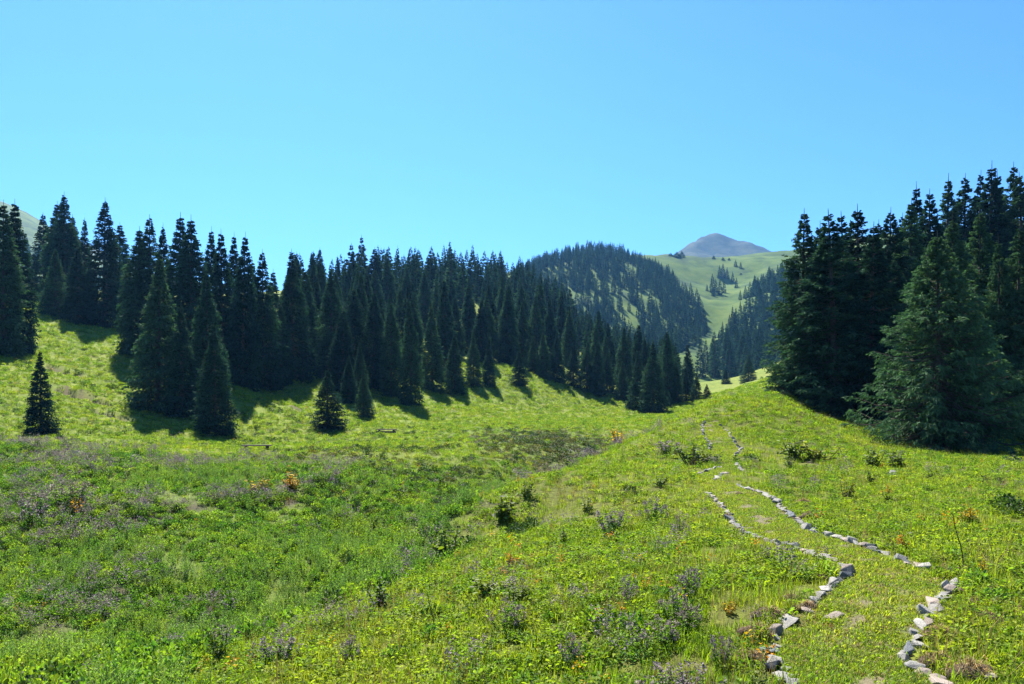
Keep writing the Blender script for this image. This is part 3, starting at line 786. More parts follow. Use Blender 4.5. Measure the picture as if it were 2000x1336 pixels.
def tuft_bush(seed, n=130, rad=0.30, h=0.34, m='bush', l0=0.05, l1=0.11):
    g = np.random.default_rng(seed); d = norm(g.normal(size=(n, 3))); d[:, 2] = np.abs(d[:, 2])
    P = d * np.array([rad, rad, h]) * g.uniform(0.45, 1.0, n)[:, None]
    ln = g.uniform(l0, l1, n)
    return combine('bush', [(*leaves(g, P, d * 0.8 + g.normal(size=(n, 3)) * 0.45 + np.array([0, 0, 0.15]), ln, ln * 0.36), VM[m])])
def tuft_dry(seed, stems=16, h0=0.25, h1=0.5, rad=0.2, heads=5):
    g = np.random.default_rng(seed); it = []
    B = disc(g, stems, rad, -0.02, 0); H = g.uniform(h0, h1, stems)
    v, f, t = blades(g, stems, 0, 1, 1.01, 0.003, 0.35, base=B)
    v = v.reshape(stems, 5, 3); v[:, :, 2] *= H[:, None]; v[:, 2:, :2] = v[:, :1, :2] + (v[:, 2:, :2] - v[:, :1, :2]) * H[:, None, None]
    tips = v[:, 4].copy(); mids = v[:, 2].copy()
    it.append((v.reshape(-1, 3), f, t, VM['stalk']))
    P = np.repeat(tips, heads, 0) + g.normal(0, 0.025, (stems * heads, 3))
    ln = g.uniform(0.018, 0.04, len(P)); it.append((*leaves(g, P, g.normal(size=(len(P), 3)) + np.array([0, 0, 0.5]), ln, ln * 0.45), VM['purple']))
    P = np.repeat(mids, 4, 0) * np.array([1, 1, 0.8]) + g.normal(0, 0.04, (stems * 4, 3)); ln = g.uniform(0.03, 0.06, len(P))
    it.append((*leaves(g, P, dirs(g, len(P), 0, 1), ln, ln * 0.3), VM['bush']))
    return combine('dry', it)
def tuft_yellow(seed):
    g = np.random.default_rng(seed); n = 16; P = disc(g, n, 0.09, 0.05, 0.22); ln = g.uniform(0.025, 0.055, n)
    return combine('yellow', [(*leaves(g, P, dirs(g, n, 0, 0.8), ln, ln * 0.4), VM['yellow']), (*blades(g, 8, 0.05, 0.1, 0.22, 0.003, 0.3), VM['stalk'])])

# path
PL = np.concatenate([_L, [pick(1425, 806), pick(1468, 786)]]); PR = np.concatenate([_R, [pick(1452, 806), pick(1500, 783)]])
PL = PL[np.argsort(PL[:, 1])]; PR = PR[np.argsort(PR[:, 1])]
def path_bounds(y):
    return np.interp(y, PL[:, 1], PL[:, 0]), np.interp(y, PR[:, 1], PR[:, 0])
PY = np.concatenate([np.arange(6.0, 20, 0.08), np.arange(20, min(PL[-1, 1], PR[-1, 1]), 0.25)])
def build_path():
    k = 13; l, r = path_bounds(PY); f = np.linspace(0, 1, k)
    X = l[:, None] + (r - l)[:, None] * f[None]; Y = np.repeat(PY[:, None], k, 1)
    Z = ground_z(X.ravel(), Y.ravel()).reshape(X.shape) + 0.016 * np.sin(f * math.pi)[None] ** 0.5 - 0.004
    i = np.arange(X.size).reshape(X.shape); q = np.stack([i[:-1, :-1], i[:-1, 1:], i[1:, 1:], i[1:, :-1]], -1).reshape(-1, 4)
    lb, rb = path_bounds(Y.ravel())
    bare_v = fbm(X.ravel() / 0.35, Y.ravel() / 0.35, 99, 3) + 0.25 * np.exp(-((X.ravel() - (lb + rb) / 2) / 0.3) ** 2)
    m, n, l_ = mat_new('worn_path'); out = n.new('ShaderNodeOutputMaterial'); b = n.new('ShaderNodeBsdfPrincipled')
    pos = n.new('ShaderNodeNewGeometry').outputs['Position']
    c = ramp(n, l_, noise(n, l_, 14, 4, pos, 0.7), [(0.3, (0.06, 0.065, 0.018)), (0.55, (0.11, 0.12, 0.022)), (0.75, (0.15, 0.145, 0.04))])
    s_ = ramp(n, l_, noise(n, l_, 25, 4, pos, 0.7), [(0.3, (0.10, 0.075, 0.04)), (0.7, (0.20, 0.155, 0.09))])
    c = mixc(n, l_, ramp(n, l_, attr(n, 'bare').outputs['Fac'], [(0.30, (0, 0, 0)), (0.60, (0.75, 0.75, 0.75))]), c, s_)
    l_.new(c, b.inputs['Base Color']); b.inputs['Roughness'].default_value = 0.95
    bp = n.new('ShaderNodeBump'); bp.inputs['Distance'].default_value = 0.03; l_.new(noise(n, l_, 30, 4, pos), bp.inputs['Height']); l_.new(bp.outputs[0], b.inputs['Normal'])
    l_.new(b.outputs[0], out.inputs[0])
    return obj('path', mesh_np('path', np.stack([X, Y, Z], -1).reshape(-1, 3), q, m, True, dict(bare=bare_v)), kind='structure')
build_path()
def on_path(x, y):
    l, r = path_bounds(y); return (x > l + 0.05) & (x < r - 0.05) & (y < PY[-1])

def field(n, d0, d1, seed, tmax=0.74, power=1.0):
    """random places over the land, thinning with distance: density ~ d**-(1+power... )"""
    g = np.random.default_rng(seed); u = g.uniform(0, 1, n); a = 2 - power
    d = (d0 ** a + u * (d1 ** a - d0 ** a)) ** (1 / a) if abs(a) > 1e-6 else d0 * (d1 / d0) ** u
    x = g.uniform(-tmax, tmax, n) * d
    return g, x, d
def strew(name, g, x, y, keep, meshes, smin, smax, label, grow=None, zs=1.0, tilt=0.15, shrink=None):
    sh = (1.0 if shrink is None else shrink[keep & (scar_w(x, y) < 0.4) & off_edging(x, y, 0.11 if name == 'path_grass' else 0.12)])
    keep = keep & (scar_w(x, y) < 0.4) & off_edging(x, y, 0.11 if name == 'path_grass' else 0.12)
    x, y = x[keep], y[keep]; n = len(x); z = ground_z(x, y)
    # hidden places (behind a crest) are left out
    sc = sh * g.uniform(smin, smax, n) * (1 if grow is None else np.maximum(1, (y / grow)) ** 0.58)
    rot = np.stack([g.normal(0, tilt, n), g.normal(0, tilt, n), g.uniform(0, 6.28, n)], 1)
    return instance_stuff(name, np.stack([x, y, z], 1), rot, np.stack([sc, sc, sc * zs * g.uniform(0.8, 1.2, n)], 1), g.integers(0, len(meshes), n), meshes, label)

EDGE_PTS = []
for seg in EL3 + ER3:
    for a_, b_ in zip(seg[:-1], seg[1:]):
        EDGE_PTS += [a_[:2] + (b_[:2] - a_[:2]) * f_ for f_ in np.arange(0, 1, 0.12 / max(0.12, np.linalg.norm(b_[:2] - a_[:2])))]
EDGE_PTS = np.array(EDGE_PTS)
def off_edging(x, y, r=0.16):
    ok = np.ones(len(x), bool); near = np.where((y < 40) & (x > 0))[0]
    for i in range(0, len(near), 4000):
        k = near[i:i + 4000]; ok[k] = (((x[k, None] - EDGE_PTS[None, :, 0]) ** 2 + (y[k, None] - EDGE_PTS[None, :, 1]) ** 2).min(1) > r * r)
    return ok
GRASS = [tuft_grass(i) for i in range(5)]; LEAF = [tuft_leaf(20 + i) for i in range(5)]
HERB = [tuft_herb(40 + i) for i in range(4)]; BUSH = [tuft_bush(50 + i) for i in range(5)]
DRY = [tuft_dry(60 + i) for i in range(5)]; YEL = [tuft_yellow(70 + i) for i in range(3)]
SHORT = [tuft_grass(80 + i, 30, 0.10, 0.02, 0.06, 0.0045, 'grass', 1.3) for i in range(4)] + [tuft_grass(90, 26, 0.1, 0.015, 0.05, 0.004, 'straw', 1.5)]

# short mixed grass of spur and terrace
g, x, y = field(60000, 5.6, 160, 1, power=1.25)
gu, pu, _ = zones(x, y); pth = on_path(x, y)
strew('meadow_grass', g, x, y, (~pth) & (g.uniform(size=len(x)) > np.maximum(gu * 0.7, 0.95 * sum(olive_w(x, y)))), GRASS, 0.7, 1.35, 'short green grass over the spur and the terrace', grow=22)
g, x, y = field(60000, 5.6, 160, 2, power=1.25)
gu, pu, _ = zones(x, y); pth = on_path(x, y); pat = fbm(x / 1.7, y / 1.7, 55, 3)
strew('meadow_leaves', g, x, y, (~pth) & (g.uniform(size=len(x)) > np.maximum(gu * 0.8, 0.97 * sum(olive_w(x, y)))) & (pat > -0.35), LEAF, 0.7, 1.4, 'broad leaved herbs among the short grass', grow=22)
g = np.random.default_rng(3); y = 6 + g.uniform(0, 1, 24000) ** 1.2 * (PY[-1] - 6); l, r = path_bounds(y); x = l + (r - l) * g.uniform(0.02, 0.98, len(y))
bare = fbm(x / 0.35, y / 0.35, 99, 3) + 0.25 * np.exp(-((x - (l + r) / 2) / 0.3) ** 2)
strew('path_grass', g, x, y, bare + g.normal(0, 0.12, len(x)) < 0.44, SHORT, 0.7, 1.5, 'trodden short grass on the path')
# gully
g, x, y = field(15000, 9, 56, 4, power=0.7)
gu, pu, _ = zones(x, y); pat = fbm(x / 3.5, y / 3.5, 101, 3)
strew('gully_herbs', g, x, y, (g.uniform(size=len(x)) * 0.9 < gu) & (gu > 0.03) & (pu < 0.5) & (pat + 0.55 * np.exp(-((1000 + x / y * F - 620) / 170) ** 2 - ((y - 27) / 8) ** 2) > 0.22), HERB, 0.55, 1.15, 'tall bluish green herbs filling the gully', tilt=0.08, shrink=0.45 + 0.55 * gu)
g, x, y = field(30000, 9, 58, 5, power=0.8)
gu, pu, _ = zones(x, y); pat = fbm(x / 3.5, y / 3.5, 101, 3); p2 = fbm(x / 2, y / 2, 103, 3)
strew('gully_bushes', g, x, y, (g.uniform(size=len(x)) * 0.9 < gu) & (gu > 0.03) & (p2 > -0.45), BUSH, 0.25, 0.95, 'leafy green herbs on the gully sides', shrink=0.35 + 0.65 * gu)
g, x, y = field(16000, 16, 56, 6, power=0.6)
gu, pu, _ = zones(x, y)
strew('purple_herbs', g, x, y, (pu > 0.25) & (g.uniform(size=len(x)) < 0.45 * pu), DRY, 0.8, 1.6, 'dry purple brown flowering herbs on the bank', tilt=0.1)
DARK = [tuft_bush(150 + i, 110, 0.32, 0.4, 'deep', 0.06, 0.13) for i in range(3)]
g, x, y = field(9000, 9, 100, 14, power=0.8)
gu, pu, _ = zones(x, y); pat = fbm(x / 2.2, y / 2.2, 121, 3); px = 1000 + x / y * F
strew('dark_bushes', g, x, y, (~on_path(x, y)) & (pat > np.where(gu > 0.4, 0.08, np.where((y > 40) & (px < 1000), 0.2, 0.55))), DARK, 0.3, 0.95, 'dark leafy patches in the gully and on the bank', zs=0.9, grow=60)
g, x, y = field(7000, 14, 48, 15, power=0.6)
px = 1000 + x / y * F; e_ = px_edge(np.minimum(y, 41)); pat = fbm(x / 2.2, y / 2.2, 123, 3)
strew('brink_herbs', g, x, y, (np.abs(px - e_ + 10) < 26 + 24 * pat) & (y > 19) & (pat > -0.3), DRY, 0.6, 1.3, 'brownish purple herbs along the brink of the spur', tilt=0.12)
TALL = [tuft_grass(190 + i, 12, 0.12, 0.18, 0.42, 0.0025, 'straw' if i % 2 else 'grass', 0.7) for i in range(4)]
g, x, y = field(6500, 6, 60, 16, power=1.0)
pat = fbm(x / 1.8, y / 1.8, 131, 3)
strew('tall_grass', g, x, y, (~on_path(x, y)) & (pat > -0.05), TALL, 0.6, 1.2, 'long thin grass stalks standing out of the turf', grow=30)
# looser plants on spur, terrace and slopes
g, x, y = field(5200, 7, 170, 7, power=0.9)
gu, pu, _ = zones(x, y); px = 1000 + x / y * F; pat = fbm(x / 5, y / 5, 105, 3)
slope = (y > 62) & (px < 620)
strew('scattered_bushes', g, x, y, (gu < 0.5) & (~on_path(x, y)) & (pat > np.where(slope, -0.2, 0.12)) & ~((px > 1380) & (y < 34) & (pat < 0.3)), BUSH, 0.25, 0.7, 'small leafy plants scattered over grass and slopes', grow=40)
g, x, y = field(2600, 7, 90, 8, power=0.9)
gu, pu, _ = zones(x, y); pat = fbm(x / 2.5, y / 2.5, 107, 3)
strew('scattered_flowers', g, x, y, (~on_path(x, y)) & (pat > 0.1), DRY, 0.5, 0.95, 'thin purple flowering herbs scattered in the grass', grow=60)
g, x, y = field(2600, 7, 120, 9, power=0.8)
pat = fbm(x / 2.5, y / 2.5, 109, 3) + 0.12 * zones(x, y)[0]
strew('yellow_plants', g, x, y, (~on_path(x, y)) & (pat > 0.12), YEL, 0.5, 1.2, 'yellowed leaves and flowers dotted over the meadow', grow=40)
OLIVE = [tuft_bush(170 + i, 110, 0.32, 0.3, 'olive', 0.05, 0.1) for i in range(3)]
g, x, y = field(26000, 34, 110, 10, power=0.4)
px = 1000 + x / y * F; pat = fbm(x / 6, y / 6, 111, 3)
wgt, wgb = olive_w(x, y)
strew('bank_shrubs', g, x, y, g.uniform(size=len(x)) < wgt, OLIVE + DARK[:1], 0.8, 1.7, 'low dark shrubs covering the bank at the valley mouth', zs=0.6, shrink=0.4 + 0.6 * wgt)
strew('far_bank_shrubs', g, x, y, g.uniform(size=len(x)) < wgb, OLIVE + DARK, 0.5, 1.3, 'dull green shrubs on the far bank of the gully', zs=0.7)
# ------------------------------------------------------------------ edging stones, rocks, sods
def stone_mat(name, a, b, dark):
    m, n, l = mat_new(name); out = n.new('ShaderNodeOutputMaterial'); bs = n.new('ShaderNodeBsdfPrincipled')
    tc = n.new('ShaderNodeTexCoord').outputs['Object']; oi = n.new('ShaderNodeObjectInfo')
    c = ramp(n, l, noise(n, l, 4.5, 5, tc, 0.65), [(0.3, a), (0.7, b)])
    c = mixc(n, l, ramp(n, l, noise(n, l, 11, 5, tc, 0.7), [(0.5, (0, 0, 0)), (0.68, (0.8, 0.8, 0.8))]), c, dark)
    vm = n.new('ShaderNodeVectorMath'); vm.operation = 'SCALE'; l.new(c, vm.inputs[0])
    mr = n.new('ShaderNodeMapRange'); l.new(oi.outputs['Random'], mr.inputs[0]); mr.inputs[3].default_value = 0.75; mr.inputs[4].default_value = 1.15
    l.new(mr.outputs[0], vm.inputs['Scale']); l.new(vm.outputs[0], bs.inputs['Base Color']); bs.inputs['Roughness'].default_value = 0.85
    bp = n.new('ShaderNodeBump'); bp.inputs['Distance'].default_value = 0.04; bp.inputs['Strength'].default_value = 0.6
    l.new(noise(n, l, 14, 6, tc, 0.7), bp.inputs['Height']); l.new(bp.outputs[0], bs.inputs['Normal'])
    l.new(bs.outputs[0], out.inputs[0]); return m
SM = [('pale', stone_mat('pale_stone', (0.25, 0.235, 0.20), (0.38, 0.355, 0.30), (0.13, 0.125, 0.10))),
      ('grey', stone_mat('grey_stone', (0.20, 0.195, 0.17), (0.30, 0.285, 0.25), (0.12, 0.12, 0.10))),
      ('dark grey', stone_mat('dark_stone', (0.10, 0.11, 0.115), (0.17, 0.18, 0.18), (0.06, 0.065, 0.07))),
      ('pinkish', stone_mat('pinkish_stone', (0.27, 0.215, 0.165), (0.37, 0.30, 0.245), (0.17, 0.135, 0.10)))]
import bmesh
def rock_mesh(seed, npts, ax, mat, bev=0.05):
    r = random.Random(seed); bm = bmesh.new()
    for _ in range(npts):
        v = np.array([r.gauss(0, 1) for _ in range(3)]); v = v / max(np.abs(v)) * r.uniform(0.8, 1.0) if r.random() < 0.55 else v / np.linalg.norm(v)
        bm.verts.new(v * 0.5 * np.array(ax))
    res = bmesh.ops.convex_hull(bm, input=bm.verts)
    junk = [e for e in res['geom_interior'] if isinstance(e, bmesh.types.BMVert)]
    if junk: bmesh.ops.delete(bm, geom=junk, context='VERTS')
    bmesh.ops.dissolve_limit(bm, angle_limit=math.radians(14), verts=bm.verts, edges=bm.edges)
    bmesh.ops.bevel(bm, geom=list(bm.edges), offset=bev, segments=1, affect='EDGES', clamp_overlap=True)
    bmesh.ops.triangulate(bm, faces=bm.faces)
    bmesh.ops.subdivide_edges(bm, edges=[e for e in bm.edges if e.calc_length() > 0.22], cuts=1)
    for v in bm.verts:
        v.co *= 1 + 0.07 * float(fbm(v.co.x * 3 + seed, v.co.y * 3 + v.co.z * 2.3, seed, 3))
    me = bpy.data.meshes.new('stone'); bm.to_mesh(me); bm.free(); me.materials.append(mat)
    return me
SHAPES = [('flat', (1.2, 0.9, 0.45)), ('blocky', (1.0, 0.85, 0.75)), ('rounded', (1.0, 0.9, 0.65)), ('long', (1.5, 0.7, 0.55))]
STONES = {(t, sn): [rock_mesh(i * 31 + j * 7 + k, 11 + 8 * (sn == 'rounded'), ax, m, 0.025 + 0.03 * (sn == 'rounded')) for k in range(2)] for i, (t, m) in enumerate(SM) for j, (sn, ax) in enumerate(SHAPES)}
rs = random.Random(44)
def put_stone(p, size, yaw, tone, shape, label, group, name='edging_stone', sink=0.33):
    o = obj(name, rs.choice(STONES[(tone, shape)])); zs = dict(SHAPES)[shape][2]
    o.scale = (size, size * rs.uniform(0.85, 1.1), size * rs.uniform(0.6, 0.95))
    o.location = (p[0], p[1], float(ground_z(p[0], p[1])[0]) + zs * size * (0.5 - sink))
    o.rotation_euler = (rs.gauss(0, 0.16), rs.gauss(0, 0.16), yaw)
    return tag(o, label, 'stone', group)
def lay_edging(segs, side):
    todo = []
    for seg in segs:
        seg = np.asarray(seg); ln = np.concatenate([[0], np.cumsum(np.linalg.norm(np.diff(seg[:, :2], axis=0), axis=1))]); s_ = 0.05
        while s_ < ln[-1]:
            size = rs.choice([rs.uniform(0.12, 0.19), rs.uniform(0.17, 0.24), rs.uniform(0.2, 0.31)])
            x = np.interp(s_ + size * 0.5, ln, seg[:, 0]); y = np.interp(s_ + size * 0.5, ln, seg[:, 1])
            x2 = np.interp(s_ + size, ln, seg[:, 0]); y2 = np.interp(s_ + size, ln, seg[:, 1])
            todo.append(((x + rs.gauss(0, 0.025), y + rs.gauss(0, 0.025), 0), size, math.atan2(y2 - y, x2 - x + 1e-6) + rs.gauss(0, 0.35)))
            s_ += size * (0.72 if y < 24 else 0.98) + (rs.uniform(0.05, 0.25) if rs.random() < 0.1 else 0)
            if y > 26: s_ += rs.uniform(0, 0.12)
    todo.sort(key=lambda q: q[0][1])
    for k, (p, size, yaw) in enumerate(todo):
        tone = rs.choices(['pale', 'grey', 'dark grey', 'pinkish'], [6, 3.4, 1.4, 2.0])[0]; shape = rs.choices(['flat', 'blocky', 'rounded', 'long'], [4, 2.5, 0.8, 3])[0]
        put_stone(p, size, yaw, tone, shape, '%s %s stone, %s from the front in the %s edging of the path' % (tone, shape, ordinal(k), side), side + ' edging of the path')
lay_edging(EL3, 'left'); lay_edging(ER3, 'right')
ROCKS = [(535,908,14,'pale','rounded','white boulder on the terrace right below the bench'),(598,895,16,'pale','blocky','white boulder on the terrace right of the bench'),
 (262,893,24,'grey','flat','grey slab at the terrace edge left of the bench'),(152,887,26,'pale','long','long pale slab at the left of the terrace edge'),
 (460,998,14,'pale','flat','pale stone on the bank among the herbs'),(875,1000,14,'grey','flat','grey stone above the gully floor'),
 (1632,1206,46,'pinkish','flat','long flat stone lying across the worn path'),(1742,927,28,'grey','flat','flat grey stone lying alone in the right meadow'),
 (1668,938,12,'pale','flat','small pale stone in the grass by the leafy plants'),(1783,960,12,'grey','flat','small grey stone at the right meadow centre'),
 (1853,974,12,'pale','flat','small pale stone far right in the meadow'),(1777,1045,18,'grey','rounded','grey stone beside the yellow leaf plant'),
 (1905,1325,46,'grey','blocky','big grey stone at the bottom right beside dry sods'),(1935,1332,40,'pinkish','blocky','pinkish stone at the bottom right corner group'),
 (375,1204,24,'pinkish','long','flat stone under a tuft in the lower left'),(330,1294,24,'pale','flat','pale stone between herbs at the lower left'),
 (70,1276,20,'pale','flat','pale stone low at the left edge'),(660,868,12,'grey','flat','grey stone on the terrace below the stout spruce'),
 (640,880,10,'dark grey','flat','dark stone on the terrace below the stout spruce'),(905,950,16,'dark grey','rounded','dark stone on the slope above the gully')]
for px, py, w, tone, shape, lab in ROCKS:
    p = pick(px, py); put_stone(p, w / F * p[1], rs.uniform(0, 6.28) if shape != 'long' else rs.uniform(-0.3, 0.3), tone, shape, lab, 'loose stones on the meadow', 'stone', 0.34)

# sods: lumps of turned earth with withered grass
def soil_mat():
    m, n, l = mat_new('turned_earth'); out = n.new('ShaderNodeOutputMaterial'); b = n.new('ShaderNodeBsdfPrincipled')
    tc = n.new('ShaderNodeNewGeometry').outputs['Position']
    l.new(ramp(n, l, noise(n, l, 22, 5, tc, 0.7), [(0.3, (0.05, 0.032, 0.017)), (0.7, (0.16, 0.105, 0.055))]), b.inputs['Base Color']); b.inputs['Roughness'].default_value = 1.0
    bp = n.new('ShaderNodeBump'); bp.inputs['Distance'].default_value = 0.04; l.new(noise(n, l, 35, 5, tc, 0.75), bp.inputs['Height']); l.new(bp.outputs[0], b.inputs['Normal'])
    l.new(b.outputs[0], out.inputs[0]); return m
M_SOIL = soil_mat()
def sod_meshes(seed):
    g = np.random.default_rng(seed); nu, nv = 14, 7
    a = np.linspace(0, 6.283, nu, endpoint=False); e = np.linspace(-0.35, 1.0, nv) * math.pi / 2
    A, E = np.meshgrid(a, e); k = 1 + 0.28 * fbm(np.cos(A) * 1.7 + 9 * seed, np.sin(A) * 1.7 + E * 1.6, seed, 3)
    X = np.cos(E) * np.cos(A) * 0.5 * k; Y = np.cos(E) * np.sin(A) * 0.32 * k; Z = np.sin(E) * 0.24 * k
    i = np.arange(nu * nv).reshape(nv, nu); q = np.stack([i[:-1], np.roll(i[:-1], -1, 1), np.roll(i[1:], -1, 1), i[1:]], -1).reshape(-1, 4)
    v = np.stack([X, Y, Z], -1).reshape(-1, 3)
    lump = mesh_np('lump', v, q, M_SOIL, True)
    top = v[v[:, 2] > -0.05]; b = top[g.integers(0, len(top), 260)] * g.uniform(0.85, 1.0, (260, 1)) + g.normal(0, 0.03, (260, 3))
    return lump, combine('grass', [(*blades(g, 260, 0, 0.10, 0.24, 0.007, 1.6, base=b, hang=1.2), VM['straw'])]), combine('grass', [(*blades(g, 130, 0, 0.06, 0.15, 0.007, 1.4, base=b[:130], hang=1.0), VM['straw'])])
SODS = [sod_meshes(i) for i in range(4)]
SODL = [(1836,1246,78,1,'withered straw sod right of the right edging, behind the next'),(1832,1296,84,1,'withered straw sod in the middle of the three by the right edging'),(1896,1322,110,1,'withered straw sod at the bottom right corner'),
 (1925,1212,66,0,'dark turned sod right of the straw sods'),(1950,1222,30,0,'small dark clod in the grass at the right'),(1905,1182,60,0,'long dark sod in the right meadow below the bare stems'),(1945,1184,56,0,'dark sod end at the right of the long dark sod'),
 (1945,1158,50,0,'dark sod below the right bare stem'),(1985,1192,40,0,'dark sod near the right edge of the picture'),(1885,1158,40,0,'dark sod beside the bend of the right edging'),(1842,1118,56,0,'turned earth at the gap in the right edging'),(1880,1112,40,0,'earth lump at the foot of the bent bare stem'),
 (1576,1190,56,1,'brown sod on the left edging at the bend'),(1545,1170,46,0,'reddish brown sod left of the bend in the left edging'),(1545,1136,48,0,'dark sod in the grass left of the bend'),(1600,1132,46,0,'dark earth behind the bend stones'),(1552,1110,50,0,'dark flat sod above the bend'),
 (1510,1206,80,1,'long strip of withered grass left of the left edging, far end'),(1480,1240,80,1,'long strip of withered grass left of the left edging, near end'),(1470,1290,70,1,'withered grass patch at the bottom left of the path'),
 (1444,966,20,0,'small dark clod on the path'),(1442,1037,30,0,'dark earth hole lump at the left edging'),(1420,1012,34,0,'dark earth lump behind the left edging'),(1478,1054,22,0,'reddish clod by the left edging'),(1422,1050,22,0,'reddish clod in the grass left of the edging'),
 (1570,985,36,1,'withered sod right of the right edging, far part'),(1580,1012,44,0,'brown sod right of the right edging, middle part'),(1456,888,14,1,'tiny straw sod beside the far right edging')]
for k, (px, py, w, straw, lab) in enumerate(SODL):
    p = pick(px, py); sz = w / F * p[1]
    e = obj('sod', None); e.location = tuple(p); e.rotation_euler = (0, 0, rs.uniform(-0.5, 0.5)); e.scale = (sz, sz, sz * rs.uniform(0.7, 1.0))
    lump, g1, g2 = SODS[k % 4]; obj('lump', lump, e); obj('withered_grass', g1 if straw else g2, e)
    tag(e, lab, 'sod', 'sods dug up along the path')

# ------------------------------------------------------------------ benches
def wood_mat():
    m, n, l = mat_new('weathered_wood'); out = n.new('ShaderNodeOutputMaterial'); b = n.new('ShaderNodeBsdfPrincipled')
    tc = n.new('ShaderNodeTexCoord'); mp = n.new('ShaderNodeMapping'); mp.inputs['Scale'].default_value = (0.6, 9, 9); l.new(tc.outputs['Object'], mp.inputs[0])
    l.new(ramp(n, l, noise(n, l, 3, 5, mp.outputs[0], 0.7), [(0.3, (0.025, 0.018, 0.013)), (0.7, (0.085, 0.062, 0.044))]), b.inputs['Base Color']); b.inputs['Roughness'].default_value = 0.85
    l.new(b.outputs[0], out.inputs[0]); return m
M_WOOD = wood_mat()
def box_mesh(name, sx, sy, sz, mat, bev=0.012):
    bm = bmesh.new(); bmesh.ops.create_cube(bm, size=1); bmesh.ops.scale(bm, vec=(sx, sy, sz), verts=bm.verts)
    bmesh.ops.bevel(bm, geom=list(bm.edges), offset=bev, segments=1, affect='EDGES')
    me = bpy.data.meshes.new(name); bm.to_mesh(me); bm.free(); me.materials.append(mat); return me
def bench(px, py, wpx, hpx, yaw, label, back):
    p = pick(px, py); W = wpx / F * p[1]; Hh = hpx / F * p[1]
    e = obj('bench', None); e.location = tuple(p); e.rotation_euler = (0, 0, yaw)
    for k in range(2):
        a = obj('seat_plank', box_mesh('seat_plank', W, 0.17, 0.07, M_WOOD), e); a.location = (0, -0.095 + 0.19 * k, Hh)
    for sx in (-1, 1):
        a = obj('support', box_mesh('support', 0.16, 0.34, Hh + 0.25, M_WOOD), e); a.location = (sx * W * 0.36, 0, (Hh - 0.035 - 0.25) / 2 - 0.003)
    if back:
        a = obj('back_log', box_mesh('back_log', W * 0.98, 0.12, 0.2, M_WOOD, 0.03), e); a.location = (0, -0.26, Hh * 0.5)
    return tag(e, label, 'bench', 'benches on the terrace')
bench(501, 878, 58, 8, 0.05, 'low wooden plank bench standing on the left terrace', False)
bench(755, 848, 40, 9, -0.08, 'dark low bench below the three small spruces', True)

